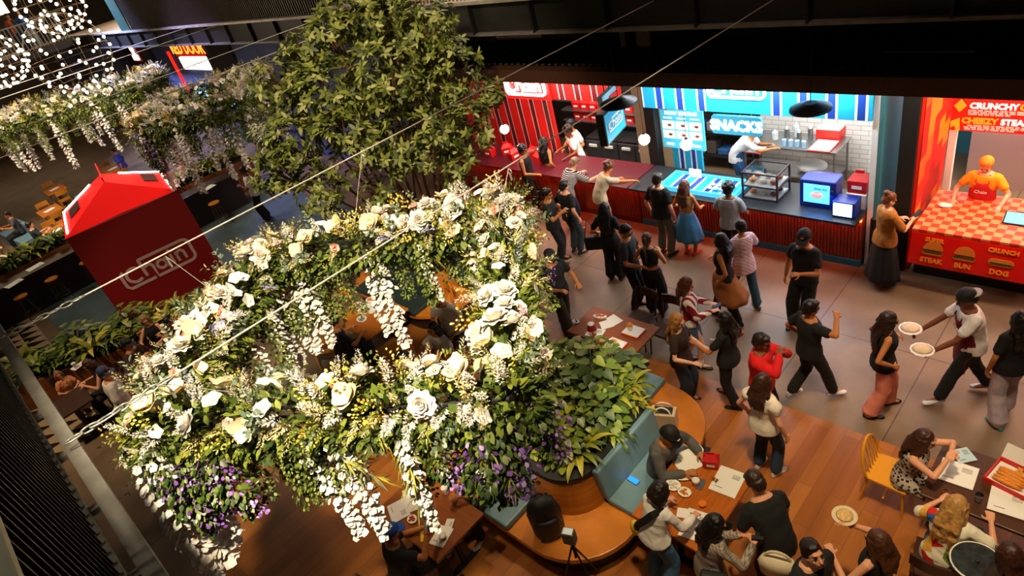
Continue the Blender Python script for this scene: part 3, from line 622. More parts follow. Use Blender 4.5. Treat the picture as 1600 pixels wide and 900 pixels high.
for z in(.015,.25,H_): 
    mb=MB()
    for s in(-1,1): mb.box((0,s*D_/2,z),(W_,.025,.025)); mb.box((s*W_/2,0,z),(.025,D_,.025))
    mb.build('rail',mat('case_frame'),dc)
for z in(.03,.26): MB().box((0,0,z),(W_-.03,D_-.03,.01)).build('shelf',mat('case_shelf','b8c0c4',.3),dc)
MB().box((0,0,H_),(W_,D_,.006)).build('glass_top',mat('clear_glass','ffffff',.02,trans=1),dc)
for z in(.04,.27):
    for i in range(3):
        for j in range(2):
            tag(MB().ell((0,0,.04),(.07,.055,.04),n=10,k=6).build('pastry',mat('pastry'+'abc'[i],['c88a50','e8e0d0','8a4a30'][i],.6),loc=(-4.85-.19+i*.19,9.82-.1+j*.2,1.0+z),smooth=True),'%s pastry in the %s row of the %s shelf inside the display case'%(['golden','white wrapped','brown'][i],['front','back'][j],['lower','upper'][z>.1]),'pastry','pastries in the display case')
dt=thing('snack_display_tray','blue and white striped open display tray lit blue on the snack counter','tray',(-6.05,9.75,1.002))
mb=MB(); x=-.75; i=0
while x<.74:
    ww=min((.16,.04,.1,.04)[i%4],.75-x); mb.box((x+ww/2,0,.02),(ww,.6,.03),mi=i%4); x+=ww; i+=1
mb.build('base',BL4,dt)
for s in(-1,1): MB().box((0,s*.31,.04),(1.54,.03,.09)).build('side_rim',mat('lit_cyan','48c0f0',.4,emit=1.0),dt); MB().box((s*.76,0,.04),(.03,.6,.09)).build('end_rim',mat('lit_cyan'),dt)
for i in range(8):
    tag(MB().ell((0,0,.04),(.06,.045,.035),n=9,k=6).build('wrapped_snack',mat('snack_wrap','e8ecf0',.5),loc=(-5.85+.13*(i%4),9.62+.13*(i//4),1.042),smooth=True),'white wrapped snack, %s in the %s row of the blue lit display tray'%(ORD[i%4],['near','far'][i//4]),'snack','wrapped snacks in the display tray')
tag(MB().box((0,0,.1),(.25,.02,.2)).build('price_card',mat('card_white','fafafa',.5,emit=.5),loc=(-6.35,10.0,1.0)),'white price card standing behind the display tray','card')
pt=thing('register','black payment terminal on the snack counter beside the display tray','register',(-5.15,10.16,1.0)); MB().box((0,0,.08),(.35,.3,.16)).build('base',M_BLACK,pt,bevel=.01); MB().box((0,-.05,.22),(.3,.04,.2),M=Matrix.Rotation(-.5,3,'X')).build('display',M_DARK,pt)
# red stall counter goods
for i in range(5):
    x,y=-11.9+i*.42,9.75+(i%2)*.2; b=inst('takeout_box',TB,None,(x,y,1.0),Matrix.Rotation(i*.7,3,'Z'),1.1); inst('label',TL,b,(0,0,0)); tag(b,'red takeout box, %s along the red stall counter starting behind the tree leaves'%ORD[i],'box','red takeout boxes on the red stall counter')
tag(MB().ell((0,0,.05),(.22,.15,.05)).build('paper_bag',M_WHITE,loc=(-10.75,10.15,1.0),smooth=True),'white paper bag lying on the red stall counter','bag')
# orange counter goods
tp=thing('tablet','black framed tablet with bright blue screen on the orange checked counter','tablet',(-1.27,10.0,1.0)); MB().box((0,0,.07),(.3,.02,.2),M=Matrix.Rotation(-.9,3,'X')).build('frame',M_BLACK,tp,bevel=.005); MB().box((0,-.01,.082),(.26,.014,.165),M=Matrix.Rotation(-.9,3,'X')).build('screen',mat('tablet_blue','58b8f0',.4,emit=1.2),tp)
MB().box((.02,.08,.02),(.16,.12,.04)).build('stand',M_BLACK,tp)
cr_=thing('card_reader','grey and white card reader at the end of the orange counter','card reader',(-.78,10.05,1.0)); MB().box((0,0,.05),(.15,.24,.1)).build('body',mat('reader_grey','8a8884',.5),cr_,bevel=.01); MB().box((0,-.05,.105),(.1,.12,.01)).build('keypad',M_WHITE,cr_)
cr_=thing('stapled_terminal','black card terminal beside the blue tablet','card reader',(-1.0,10.0,1.0)); MB().box((0,0,.05),(.09,.18,.08)).build('body',M_BLACK,cr_,bevel=.01); MB().box((0,.03,.095),(.07,.07,.01)).build('screen',M_DARK,cr_)
tag(MB().ell((0,0,.02),(.1,.07,.02)).build('napkin_pile',M_WHITE,loc=(-2.2,10.2,1.0),smooth=True),'white napkin on the checked orange counter','napkin')
ra=thing('steel_rack','steel rack at the back of the orange stall','rack',(.15,12.2,0))
for z in(.4,1.0,1.5): MB().box((0,0,z),(.9,.5,.03)).build('shelf',M_STEEL,ra)
for sx in(-.43,.43):
    for sy in(-.23,.23): MB().cyl((sx,sy,0),(sx,sy,1.8),.02,n=8).build('post',M_STEEL,ra)
# ------------------------------------------------------------------ seating island with planter
def rr(x0,x1,y0,y1,r,z,n=8):
    pts=[]
    for cx,cy,a in((x1-r,y1-r,0),(x0+r,y1-r,90),(x0+r,y0+r,180),(x1-r,y0+r,270)):
        pts+=[Vector((px,py,z)) for px,py in arc(cx,cy,r,a,a+90,n)]
    return pts
def ringwall(mb,specs,mi=0):
    """closed band lofted through rounded rectangles and back to the first"""
    rs=[rr(*s) for s in specs]; rs.append(rs[0]); mb.loft(rs,False,mi); return mb
def island(loc,hx,hy,lab,tags,cush,LM=None,seat_d=.5,rad=.85,inner=.62):
    t=thing('curved_bench',lab,'bench',loc)
    ox,oy=hx,hy; ix,iy=hx-inner,hy-inner
    ringwall(MB(),[(-ox+.12,ox-.12,-oy+.12,oy-.12,rad-.1,.0),(-ox+.12,ox-.12,-oy+.12,oy-.12,rad-.1,.36),(-ix,ix,-iy,iy,.45,.36),(-ix,ix,-iy,iy,.45,.0)]).build('base',mat('bench_base','24160e',.6),t)
    ringwall(MB(),[(-ox,ox,-oy,oy,rad,.36),(-ox,ox,-oy,oy,rad,.43),(-ix-.02,ix+.02,-iy-.02,iy+.02,.45,.43),(-ix-.02,ix+.02,-iy-.02,iy+.02,.45,.36)]).build('wooden_seat',mat('bench_oak','c07220',.35,var=.14,vs=3,stretch=(1,1,30)),t,bevel=.01)
    ringwall(MB(),[(-ix-.1,ix+.1,-iy-.1,iy+.1,.5,.43),(-ix,ix,-iy,iy,.42,.88),(-ix+.04,ix-.04,-iy+.04,iy-.04,.4,.88),(-ix+.04,ix-.04,-iy+.04,iy-.04,.4,.43)]).build('wooden_back',mat('bench_back_oak','a55e1c',.4,var=.2,vs=2,stretch=(1,1,16)),t)
    for (ax,s,a,b) in cush:    # side, along range
        # seat cushion and leaning backrest
        L=b-a; c=(a+b)/2
        if ax=='y': ctr=(c,s*(oy-.27),.475); dim=(L,.54,.1); bc=(c,s*(iy+.09),.69); bd=(L,.11,.52); Mx=Matrix.Rotation(s*.2,3,'X')
        else: ctr=(s*(ox-.27),c,.475); dim=(.54,L,.1); bc=(s*(ix+.09),c,.69); bd=(.11,L,.52); Mx=Matrix.Rotation(-s*.2,3,'Y')
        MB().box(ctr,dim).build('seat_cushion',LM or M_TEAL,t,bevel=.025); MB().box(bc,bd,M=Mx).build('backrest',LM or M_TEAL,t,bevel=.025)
    p=thing('planter_trough',tags,'planter',loc)
    ringwall(MB(),[(-ix+.05,ix-.05,-iy+.05,iy-.05,.4,.0),(-ix+.05,ix-.05,-iy+.05,iy-.05,.4,.885),(-ix-.02,ix+.02,-iy-.02,iy+.02,.44,.89),(-ix-.02,ix+.02,-iy-.02,iy+.02,.44,.96),(-ix+.1,ix-.1,-iy+.1,iy-.1,.36,.96),(-ix+.1,ix-.1,-iy+.1,iy-.1,.36,0)]).build('rim',M_BLACK,p)
    mb=MB(); mb.loft([rr(-ix+.1,ix-.1,-iy+.1,iy-.1,.35,.6),rr(-ix+.1,ix-.1,-iy+.1,iy-.1,.35,.86)]).build('soil',mat('potting_soil','1c120a',.95,bump=.6,bs=60),p)
    return t
island((-4.72,3.885,0),1.46,1.52,'wooden bench with rounded corners and blue-grey leather cushions around the planter','black rimmed planter full of ferns in the middle of the curved bench',[('y',-1,-1.0,.2),('x',1,-.55,.62),('y',1,-1.0,.5),('x',-1,-.6,.6)])
island((-10.2,6.4,0),1.6,1.7,'wooden bench ring with cushions around the tree planter','planter holding the big tree behind the garland',[('y',-1,-1.0,1.0),('x',1,-.6,.6)],mat('shaded_leather','22302f',.5))  # cushion colour darkened to carry the dimness by the tree
# ------------------------------------------------------------------ tables, chairs, stools
def table(name,lab,x0,x1,y0,y1,m=None,h=.75,rz=0,ped=True):
    t=thing(name,lab,'table',((x0+x1)/2,(y0+y1)/2,0),rz); w,d=x1-x0,y1-y0
    MB().box((0,0,h-.02),(w,d,.04)).build('table_top',m or M_WOOD,t,bevel=.006)
    if ped:
        for s in(-1,1):
            a=(s*w*.3,0) if w>d else (0,s*d*.3)
            MB().cyl((a[0],a[1],.02),(a[0],a[1],h-.04),.035,n=10).build('pedestal',M_BLACK,t); MB().box((a[0],a[1],.012),(.08 if w>d else min(.5,w*.7),min(.5,d*.7) if w>d else .08,.024)).build('foot',M_BLACK,t)
    return t
table('dining_table','walnut table with red trays and a lampshade shaped cup behind the fern planter',-5.97,-4.72,5.4,6.1)
table('dining_table','honey coloured table crowded with food beside the grey cushions',-3.25,-2.38,3.2,4.28,mat('honey_top','b5611c',.32,var=.2,vs=5,stretch=(9,1,1)))
table('dining_table','dark table with a large red food box and white menu at the floor edge',-.95,.45,4.98,5.78,mat('espresso_top','4a2812',.4,var=.25,vs=8,stretch=(1,10,1)))
table('dining_table','walnut table with white menus and the man in the blue cap below the garland',-5.95,-4.72,1.5,2.27)
table('dining_table','oak table with food under the garland beside the tree',-9.95,-9.1,3.65,4.6,M_OAK)
table('dining_table','oak table of the group eating inside the garland ring',-7.75,-6.85,3.35,4.1,M_OAK)
def chair(loc,rz,lab,style='dark',group=None):
    """front of the chair looks along +Y"""
    m={'dark':mat('chair_walnut','3c2012',.4),'oak':mat('chair_oak','c07a1e',.4),'yellow':mat('chair_yellow','e0981c',.35)}[style]
    t=thing('dining_chair',lab,'chair',loc,rz,group)
    MB().loft([[(x*k,y*k,z) for x,y in((-.2,-.2),(.2,-.2),(.22,.22),(-.22,.22))] for z,k in((.42,.97),(.43,1),(.455,1),(.46,.97))]).build('seat',m,t)
    for sx in(-1,1):
        MB().tube([(sx*.18,.18,.42),(sx*.2,.21,.0)],[.018,.013],8,round_=False).build('leg',m,t)
        if style=='yellow': MB().tube([(sx*.17,-.17,.42),(sx*.2,-.24,.0)],[.018,.013],8,round_=False).build('leg',m,t)
        else: MB().tube([(sx*.19,-.27,.84),(sx*.18,-.19,.45),(sx*.19,-.24,0)],[.014,.018,.013],8,round_=False).build('leg',m,t)
    if style=='yellow':
        pts=[(-.2,-.17,.45)]+[(.21*math.cos(a),-.2-.07*math.sin(a),.5+.36*math.sin(a)) for a in np.linspace(PI*.95,PI*.05,12)]+[(.2,-.17,.45)]
        MB().tube(pts,.016,8,round_=False).build('back_hoop',m,t)
        for i in range(5): x=-.12+i*.06; MB().tube([(x,-.17,.45),(x*1.1,-.26,.5+.35*math.sqrt(max(0,1-(x/.21)**2)))],.007,6,round_=False).build('spindle',m,t)
    else:
        rings=[]
        for i in range(9):
            a=(i-4)/4; x=a*.21; y=-.27-.04*(1-a*a); rings.append([Vector((x,y-.012,.7)),Vector((x,y+.012,.7)),Vector((x,y+.004,.86)),Vector((x,y-.02,.86))])
        MB().loft(rings).build('backrest',m,t)
    MB().cyl((-.19,.0,.2),(.19,.0,.2),.01,n=6).build('stretcher',m,t)
    return t
chair((-5.35,6.42,0),PI,'dark wooden chair with curved backrest at the red tray table, nearer the flower garland','dark')
chair((-4.85,6.42,0),PI,'dark wooden chair next to the woman in the brown tee at the red tray table','dark')
chair((-1.32,5.35,0),-PI/2,'yellow hoop back chair under the woman in the patterned dress','yellow')
chair((-.62,4.5,0),.1,'dark round backed chair under the woman in the floral blouse','dark')
chair((-5.15,1.1,0),0,'dark wooden chair of the man in the blue cap','dark')
chair((-10.15,3.3,0),.6,'oak chair at the near end of the table under the garland','oak'); chair((-8.7,3.9,0),PI/2,'oak chair with open side beside the table under the garland','oak'); 
chair((-10.6,4.2,0),-PI/2,'oak chair behind the table under the garland beside the tree planter','oak'); chair((-8.9,5.1,0),PI*.9,'oak chair near the group inside the garland ring','oak')
chair((-6.6,3.6,0),PI/2,'oak chair with its back to the curved bench planter','oak')
def stool(loc,lab,rz=0):
    t=thing('bar_stool',lab,'stool',loc,rz)
    MB().loft([MB().ring((0,0,z),(r,0,0),(0,r,0),24) for z,r in((.73,.15),(.735,.165),(.765,.165),(.77,.15))]).build('seat',mat('stool_oak','c87a24',.4),t)
    for k in range(4):
        a=PI/4+k*PI/2; c,s=math.cos(a),math.sin(a); MB().tube([(c*.1,s*.1,.73),(c*.22,s*.22,0)],.009,6,round_=False).build('leg',mat('stool_metal','5a5448',.4,.6),t)
    MB().torus((0,0,.25),.185,.007,n=24,k=6).build('foot_ring',mat('stool_metal'),t)
# bars along the red kiosk
M_BAR=mat('bar_top','2e1c12',.3,var=.2); M_BARF=mat('bar_front','1e120c',.6)
def bar(name,lab,p,L,rz,d=.45):
    t=thing(name,lab,'counter',p,rz); MB().box((0,0,1.04),(d,L,.05)).build('countertop',M_BAR,t,bevel=.008); MB().box((-.05,0,.51),(d-.2,L-.06,1.0)).build('front_panel',M_BARF,t); return t
bar('bar_counter','dark bar counter with white menus on the near side of the red kiosk',(-20.78,.5,0),3.9,0,.55)
bar('bar_counter','dark bar counter on the far side of the red kiosk by the white shirted waiter',(-20.45,5.6,0),1.9,-.1,.6)
stool((-20.2,.05,0),'round oak bar stool nearest the chain at the dark bar'); stool((-20.3,.85,0),'round oak bar stool in the middle of the dark bar',.3)
stool((-20.25,1.75,0),'round oak bar stool half hidden beside the red kiosk corner',.5); stool((-19.55,5.35,0),'round oak bar stool beyond the kiosk near the standing waiter',.2)
NSH=[0]
def sheet(px,py,z,w,d,rz,lab,name='menu_sheet',m=None,cat='menu',grp=None,marks=True,loc=None):
    NSH[0]+=1; p=loc if loc is not None else at(px,py,z); t=thing(name,lab,cat,(p[0],p[1],z+.0011*(NSH[0]%5)),rz,grp)
    MB().box((0,0,.003),(w,d,.004)).build('paper',m or M_PAPER,t)
    if marks:
        mb=MB()
        for k in range(4): mb.box((w*.22,d*.3-k*.016,.0055),(w*.28,.005,.001))
        mb.box((-w*.2,-d*.3,.0055),(w*.3,.006,.001)); mb.build('print',M_INK,t)
    return t
sheet(22,443,1.067,.3,.42,.3,'white menu sheet at the near end of the dark bar'); sheet(55,417,1.067,.3,.42,.2,'second white menu sheet along the dark bar towards the kiosk'); sheet(325,294,1.067,.3,.42,.2,'white menu sheet on the far bar counter beyond the kiosk')
# ------------------------------------------------------------------ red gable box kiosk
kz=2.66
kq=[at(89,336,kz),at(110,372,kz),at(287,294,kz),at(245,268,kz)]
kc=sum(kq,Vector())/4; kx=(kq[2]-kq[1]).normalized(); kang=math.atan2(kx.y,kx.x)-PI/2
ks=thing('gable_box_kiosk','giant red takeout box kiosk with white Chain lettering on its side','kiosk',(kc.x,kc.y,0),kang)
kw,kd=2.42,2.15     # width along local Y (seen front), depth along local X
hw,hd=kw/2,kd/2
MB().box((0,0,kz/2),(kd,kw,kz)).build('body',mat('kiosk_shaded_red','8c0608',.55),ks,bevel=.01)  # body red darker than the roof red, shade put into the colour
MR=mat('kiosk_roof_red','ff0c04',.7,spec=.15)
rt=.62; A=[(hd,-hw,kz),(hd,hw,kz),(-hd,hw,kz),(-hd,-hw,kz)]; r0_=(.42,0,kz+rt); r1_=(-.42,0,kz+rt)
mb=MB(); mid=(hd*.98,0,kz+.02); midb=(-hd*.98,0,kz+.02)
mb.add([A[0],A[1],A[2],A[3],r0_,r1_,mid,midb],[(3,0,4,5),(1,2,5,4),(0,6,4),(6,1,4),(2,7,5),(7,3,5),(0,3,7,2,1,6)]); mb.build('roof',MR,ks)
mb=MB(); mb.add([(.42,-.012,kz+rt-.02),(-.95,-.012,kz+rt-.02),(-.95,-.012,kz+rt+.16),(.42,-.012,kz+rt+.1),(.42,.012,kz+rt-.02),(-.95,.012,kz+rt-.02),(-.95,.012,kz+rt+.16),(.42,.012,kz+rt+.1)],[(0,1,2,3),(7,6,5,4),(0,3,7,4),(2,1,5,6),(3,2,6,7),(1,0,4,5)]); mb.build('top_fin',MR,ks)
inst('lettering',chain_logo_mesh(1.62,mat('kiosk_lettering','d0b4a8',.6),.012),ks,(hd+.004,.05,1.32),FACE_E)
KL=mat('kiosk_light','fff2ea',.5,emit=9)
for s in(-1,1):
    # lit L-shaped strips and dark menu patches lie on the two roof slopes
    n=Vector((0,s*rt,hw)).normalized(); al=Vector((0,-s*hw,rt)).normalized(); X_=Vector((1,0,0))
    def on(u,v): # u along x, v up the slope
        return Vector((u,s*hw,kz))+al*v+n*.02
    MB().tube([on(hd-.12 if s<0 else hd-.15,.1),on(-hd+.25,.1)],.02,6,round_=False).build('edge_light',KL,ks)
    MB().tube([on(-hd+.25,.1),on(-hd+.55,1.0)],.02,6,round_=False).build('edge_light',KL,ks)
    R3=Matrix((X_,al,n)).transposed()
    MB().box(on(-.1,.42),(.7,.3,.012),M=R3).build('menu_patch',mat('menu_patch_dark','3a0806',.6),ks)
# ------------------------------------------------------------------ chandeliers
bulb_me=MB().ell((0,0,0),.037,n=8,k=6).mesh('bulb',mat('bulb_glow','ffe6c4',.4,emit=14),True)
def chandelier(px,py,d,R_,lab):
    p=along(px,py,d); t=thing('globe_chandelier',lab,'chandelier',p)
    mb=MB(); 
    for k in range(6): mb.torus((0,0,0),R_,.004,M=Matrix.Rotation(k*PI/6,3,'Z')@Matrix.Rotation(PI/2,3,'X'),n=28,k=4)
    for k in range(-2,3): z=k*R_*.33; mb.torus((0,0,z),math.sqrt(R_*R_-z*z),.004,n=28,k=4)
    mb.build('wire_globe',mat('brass_wire','4a3820',.5,.6),t)
    n=66
    for i in range(n):
        z=1-2*((i+.5)/n)**.85; r=math.sqrt(1-z*z); a=i*2.39996; inst('bulb',bulb_me,t,(R_*r*math.cos(a),R_*r*math.sin(a),R_*z))
    MB().cyl((0,0,R_),(0,0,11.9-p.z),.01,n=6).build('suspension_rod',M_BLACK,t)
    l=bpy.data.lights.new('chandelier_bulbs','POINT'); l.energy=160; l.color=(1,.82,.6); l.shadow_soft_size=.3; o=bpy.data.objects.new('chandelier_bulbs',l); COL.objects.link(o); o.parent=t
chandelier(108,84,20,.93,'large globe chandelier of small bulbs, lowest of the lit globes above the far garlands'); chandelier(76,0,20.5,.76,'globe chandelier cut by the top edge in front of the cross walkway'); chandelier(-5,95,22,.64,'globe chandelier cut by the side edge above the far garland')
slab('ceiling_hall',-52,8,-3,14,11.9,12,mat('hall_ceiling','1a1714',.8))
# ------------------------------------------------------------------ planters and booths to the left
def planter(lab,x0,y0,x1,y1,w=.55,h=.62):
    L=math.hypot(x1-x0,y1-y0); a=math.atan2(y1-y0,x1-x0); t=thing('planter_box',lab,'planter',((x0+x1)/2,(y0+y1)/2,0),a)
    MB().box((0,0,h/2),(L,w,h)).build('wooden_casing',mat('planter_wood','7a4214',.5,var=.2,vs=4),t,bevel=.01); MB().box((0,0,h+.005),(L-.08,w-.08,.03)).build('soil',mat('potting_soil'),t); return t
planter('long wooden planter of ferns behind the man in the blue baseball cap',-15.9,-.9,-14.3,2.0,.9)
planter('wooden planter of ferns in front of the red kiosk beside the garland',-14.3,2.1,-13.9,5.4,.9)
planter('planter of ferns behind the dark bar on the far side of the kiosk',-22.0,4.9,-21.6,7.6,.8,1.0); planter('planter of ferns behind the dark bar and the near stools',-22.3,-1.4,-22.0,3.4,.9,1.0)
# booths
bt_=thing('booth_bench','curved brown leather booth around the seated group behind the white shirted man','bench',(-13.3,1.2,0))
pts=[(math.cos(a)*.85,math.sin(a)*.9) for a in np.linspace(-.2,PI*1.0,14)]
mb=MB(); rings=[[Vector((x,y,.38)),Vector((x*.55,y*.55,.38)),Vector((x*.55,y*.55,.46)),Vector((x,y,.46))] for x,y in pts]; mb.loft(rings).build('seat',mat('booth_brown','6a3c20',.5),bt_,bevel=.01)
MB().loft([[Vector((x,y,0)),Vector((x*.9,y*.9,0)),Vector((x*.9,y*.9,.88)),Vector((x,y,.88))] for x,y in pts]).build('backrest',mat('booth_oak','8a5426',.5),bt_,bevel=.01)
table('dining_table','dark table between the capped men and the booth',-13.3,-12.4,.35,1.0,M_WOODD); table('dining_table','small dark table in front of the woman with bare shoulders',-13.7,-12.9,-.75,-.1,M_WOODD)
for i,(x,y,w,d,rz) in enumerate(((-27.5,1.2,2.6,.6,.1),(-26.2,3.2,2.2,.6,.1),(-24.6,-.4,2.2,.6,.2))):
    t=thing('booth_bench',['blue-grey leather booth bench under the far garland','blue-grey leather booth bench nearest the far cafe table','blue-grey leather booth bench by the near ferns'][i],'bench',(x,y,0),rz)
    MB().box((0,0,.23),(w,d,.44)).build('seat',M_TEAL,t,bevel=.03); MB().box((0,d/2-.05,.62),(w,.14,.4)).build('backrest',M_TEAL,t,bevel=.03)
CT=['between the blue-grey booths','nearer the red kiosk roof','just beyond the red kiosk','in front of the far seated pair','under the far white blossoms','by the navy wall shops']
for i,(x,y) in enumerate(((-27.3,2.4),(-24.5,2.0),(-22.9,4.2),(-26.8,.2),(-30,3.2),(-29,5.2))):
    table('cafe_table',['oak cafe table between the blue-grey booths','oak cafe table nearer the red kiosk roof','oak cafe table just beyond the red kiosk','oak cafe table in front of the far seated pair','oak cafe table under the far white blossoms','oak cafe table by the navy wall shops'][i],x-.55,x+.55,y-.35,y+.35,M_OAK)
    sheet(0,0,.752,.25,.35,.3,'white menu on the oak cafe table '+CT[i],grp='menus on the far cafe tables',loc=(x,y),marks=False)
    for s in(-1,1): chair((x+s*.85,y,0),PI/2*s,['oak chair on the far side of','oak chair on the near side of'][s>0]+' the table '+CT[i],'oak','oak chairs at the far cafe tables')
# ------------------------------------------------------------------ food and things on tables
FR=mat('fried_gold','e08a1c',.55,var=.25,vs=60,bump=.5,bs=80); SA=mat('sauce_red','b8200c',.35); KR=mat('kraft_board','c08850',.7); MY=mat('cup_maroon','8a0c14',.4)
ZT=.752
def place(px,py,z=ZT): return at(px,py,z)
def heap(name,lab,cat,px,py,rx,ry,rz_,m,z=ZT,base=None,rz=0,grp=None,n=14):
    p=place(px,py,z); t=thing(name,lab,cat,p,rz,grp)
    if base: MB().loft([MB().ring((0,0,0),(rx*1.05,0,0),(0,ry*1.05,0),18),MB().ring((0,0,.03),(rx*1.3,0,0),(0,ry*1.3,0),18)]).build('paper_boat',base,t)
    mb=MB(); r=random.Random(int(px*7+py))
    for i in range(n):
        a=r.random()*6.28; q=math.sqrt(r.random())*.8; x,y=q*rx*math.cos(a),q*ry*math.sin(a); mb.ell((x,y,.03+rz_*(1-q)*r.random()),(rx*.3,ry*.2,.014),M=Matrix.Rotation(r.random()*3,3,'Z'),n=7,k=4)
    mb.build('pieces',m,t,smooth=True); return t
def paper(px,py,w,d,rz,lab,z=ZT,**k): return sheet(px,py,z,w,d,rz,lab,**k)
def phone(px,py,rz,lab,z=ZT,m=None,scr=None):
    p=place(px,py,z); t=thing('smartphone',lab,'phone',p,rz); MB().box((0,0,.006),(.075,.15,.01)).build('case',m or M_BLACK,t,bevel=.003)
    if scr: MB().box((0,0,.0115),(.068,.14,.001)).build('screen',scr,t)
    return t
def cup(px,py,lab,z=ZT,m=None,h=.12,lid=True):
    p=place(px,py,z); t=thing('paper_cup',lab,'cup',p); MB().cyl((0,0,0),(0,0,h),.03,.042,n=18).build('cup',m or M_RED,t)
    if lid: MB().cyl((0,0,h),(0,0,h+.015),.045,.04,n=18).build('lid',M_WHITE,t)
    return t
def traypx(px,py,w,d,rz,lab): 
    p=place(px,py); return tray_obj((p.x,p.y,ZT),w,d,RT,M_PAPER,lab,rz)
# table with red trays
traypx(990,519,.3,.24,0,'red tray with white paper under the golden waffle snack, farther from the planter'); traypx(962,540,.3,.24,0,'red tray with white paper holding the round loaded fries')
t=thing('waffle_snack','golden upright snack in a paper cup on the red tray','food',place(985,516,ZT+.03)); MB().loft([MB().ring((0,0,0),(.03,0,0),(0,.03,0),12),MB().ring((0,0,.09),(.05,0,0),(0,.05,0),12)]).build('paper_cup',M_PAPER,t); MB().ell((0,0,.09),(.05,.045,.05),n=12,k=8).build('crust',FR,t,smooth=True)
heap('loaded_fries','round bowl of golden loaded fries on the nearer red tray','food',958,536,.07,.06,.03,FR,z=ZT+.03,base=M_PAPER)
paper(930,520,.27,.2,.2,'white menu under the maroon cup on the walnut table'); paper(948,507,.2,.2,.9,'crumpled white paper beside the maroon cup',marks=False); paper(960,500,.24,.16,-.3,'white napkin sheets behind the maroon cup',marks=False)
heap('hot_dog','long hot dog in a white paper boat on the walnut table','food',938,496,.09,.035,.02,mat('sausage','b8501c',.5),base=M_PAPER,rz=.3)
t=thing('table_lamp','small table lamp with maroon and white shade on the walnut table','lamp',place(927,524)); MB().cyl((0,0,0),(0,0,.015),.05,n=20).build('base',mat('brass','a87428',.3,.9),t); MB().cyl((0,0,.01),(0,0,.14),.008,n=8).build('stem',mat('brass'),t); MB().cyl((0,0,.12),(0,0,.22),.075,.05,n=20).build('lamp_shade',MY,t); MB().cyl((0,0,.22),(0,0,.235),.052,.048,n=20).build('shade_top',M_WHITE,t)
heap('oyster_dish','small white dish with a dark dip at the corner of the walnut table','food',900,504,.05,.035,.015,mat('dip_dark','5a3020',.4),base=M_PAPER,n=5)
# honey table
paper(1080,718,.3,.4,-.5,'large white placemat in front of the man in the grey sweater'); paper(1137,753,.3,.36,.1,'white menu with a brown ring at the corner of the honey table'); paper(1085,820,.24,.36,.2,'white menu under the plaid shirted woman'); paper(1068,802,.14,.12,.4,'small white napkin on the honey table',marks=False)
heap('loaded_fries','boat of orange fries on the honey table by the placemat','food',1070,745,.09,.055,.04,FR,base=M_PAPER,rz=.7); heap('loaded_fries','round white bowl of orange fries on the honey table','food',1070,771,.06,.05,.03,FR,base=M_PAPER); heap('crumpled_wrapper','crumpled white wrapper with pink sauce near the seat edge','food',1052,760,.07,.06,.03,mat('wrapper','e8dcd0',.6),base=M_PAPER)
tb=inst('takeout_box',TB,None,place(1112,727),Matrix.Rotation(.4,3,'Z'),.75); inst('label',TL,tb,(0,0,0)); tag(tb,'open red takeout box on the honey table','box')
phone(1104,707,.3,'black phone at the far corner of the honey table'); phone(990,751,1.5,'phone with bright blue picture lying on the grey cushion',z=.53,scr=mat('phone_blue','1a78ff',.4,emit=1.5))
heap('burger','half eaten burger on the white menu corner','food',1118,752,.04,.035,.03,mat('bun_brown','9a5a24',.5)); t=phone(1095,757,.2,'grey phone lying between the fries bowls on the honey table',m=mat('phone_grey','5a5e64',.4)); cup(1088,757,'pink and white small cup between the food on the honey table',h=.07,m=mat('cup_pink','e8b8b0',.5))
cup(1098,790,'orange dip cup near the plaid shirted woman',h=.04,lid=False,m=mat('dip_orange','e87818',.4))
# espresso table
paper(1496,740,.32,.3,.05,'large white menu in the middle of the espresso table'); paper(1505,712,.18,.18,.8,'pale blue napkin at the edge of the espresso table',m=mat('napkin_blue','bcd8e4',.6)); paper(1575,786,.3,.3,.1,'white menu under the big red food box')
t=thing('food_box','large open red box packed with golden fried food on the espresso table','box',place(1583,752),-.2)
mb=MB(); 
for s in(-1,1): mb.box((s*.19,0,.035),(.01,.34,.07)); mb.box((0,s*.17,.035),(.39,.01,.07))
mb.box((0,0,.005),(.38,.34,.01)); mb.build('tray',RT,t); MB().box((0,0,.012),(.36,.32,.01)).build('liner',M_PAPER,t)
MB().box((-.1,.23,.09),(.2,.01,.2),M=Matrix.Rotation(-.6,3,'X')).build('flap',M_PAPER,t)
mb=MB(); r=random.Random(2)
for i in range(5): mb.ell((-.02,-.1+i*.04,.05),(.14,.022,.022),M=Matrix.Rotation(.1*(r.random()-.5),3,'Z'),n=10,k=6)
mb.build('fried_sticks',FR,t,smooth=True)
mb=MB()
for i in range(22): mb.ell((.06+r.uniform(-.08,.08),.11+r.uniform(-.04,.04),.04+r.random()*.03),(.03,.012,.01),M=Matrix.Rotation(r.random()*3,3,'Z'),n=7,k=4)
mb.build('curly_fries',mat('fries_pale','f0a838',.5),t,smooth=True)
t=thing('sunglasses','brown sunglasses lying on the espresso table','sunglasses',place(1484,771)); 
for s in(-1,1): MB().torus((s*.035,0,.015),.028,.005,M=Matrix.Rotation(.3,3,'X'),n=16,k=6).build('lens_rim',mat('tortoise','6a3410',.3),t); MB().tube([(s*.065,0,.015),(s*.06,-.12,.01)],.003,6).build('temple_arm',mat('tortoise'),t)
t=thing('drinking_glass','clear glass by the elbow of the woman in the floral blouse','glass',place(1528,783)); MB().cyl((0,0,0),(0,0,.1),.03,.035,n=16).build('glass',mat('clear_glass'),t); MB().cyl((0,0,.004),(0,0,.05),.027,.029,n=16).build('water',mat('water','d8e0e0',.05,trans=.9),t)
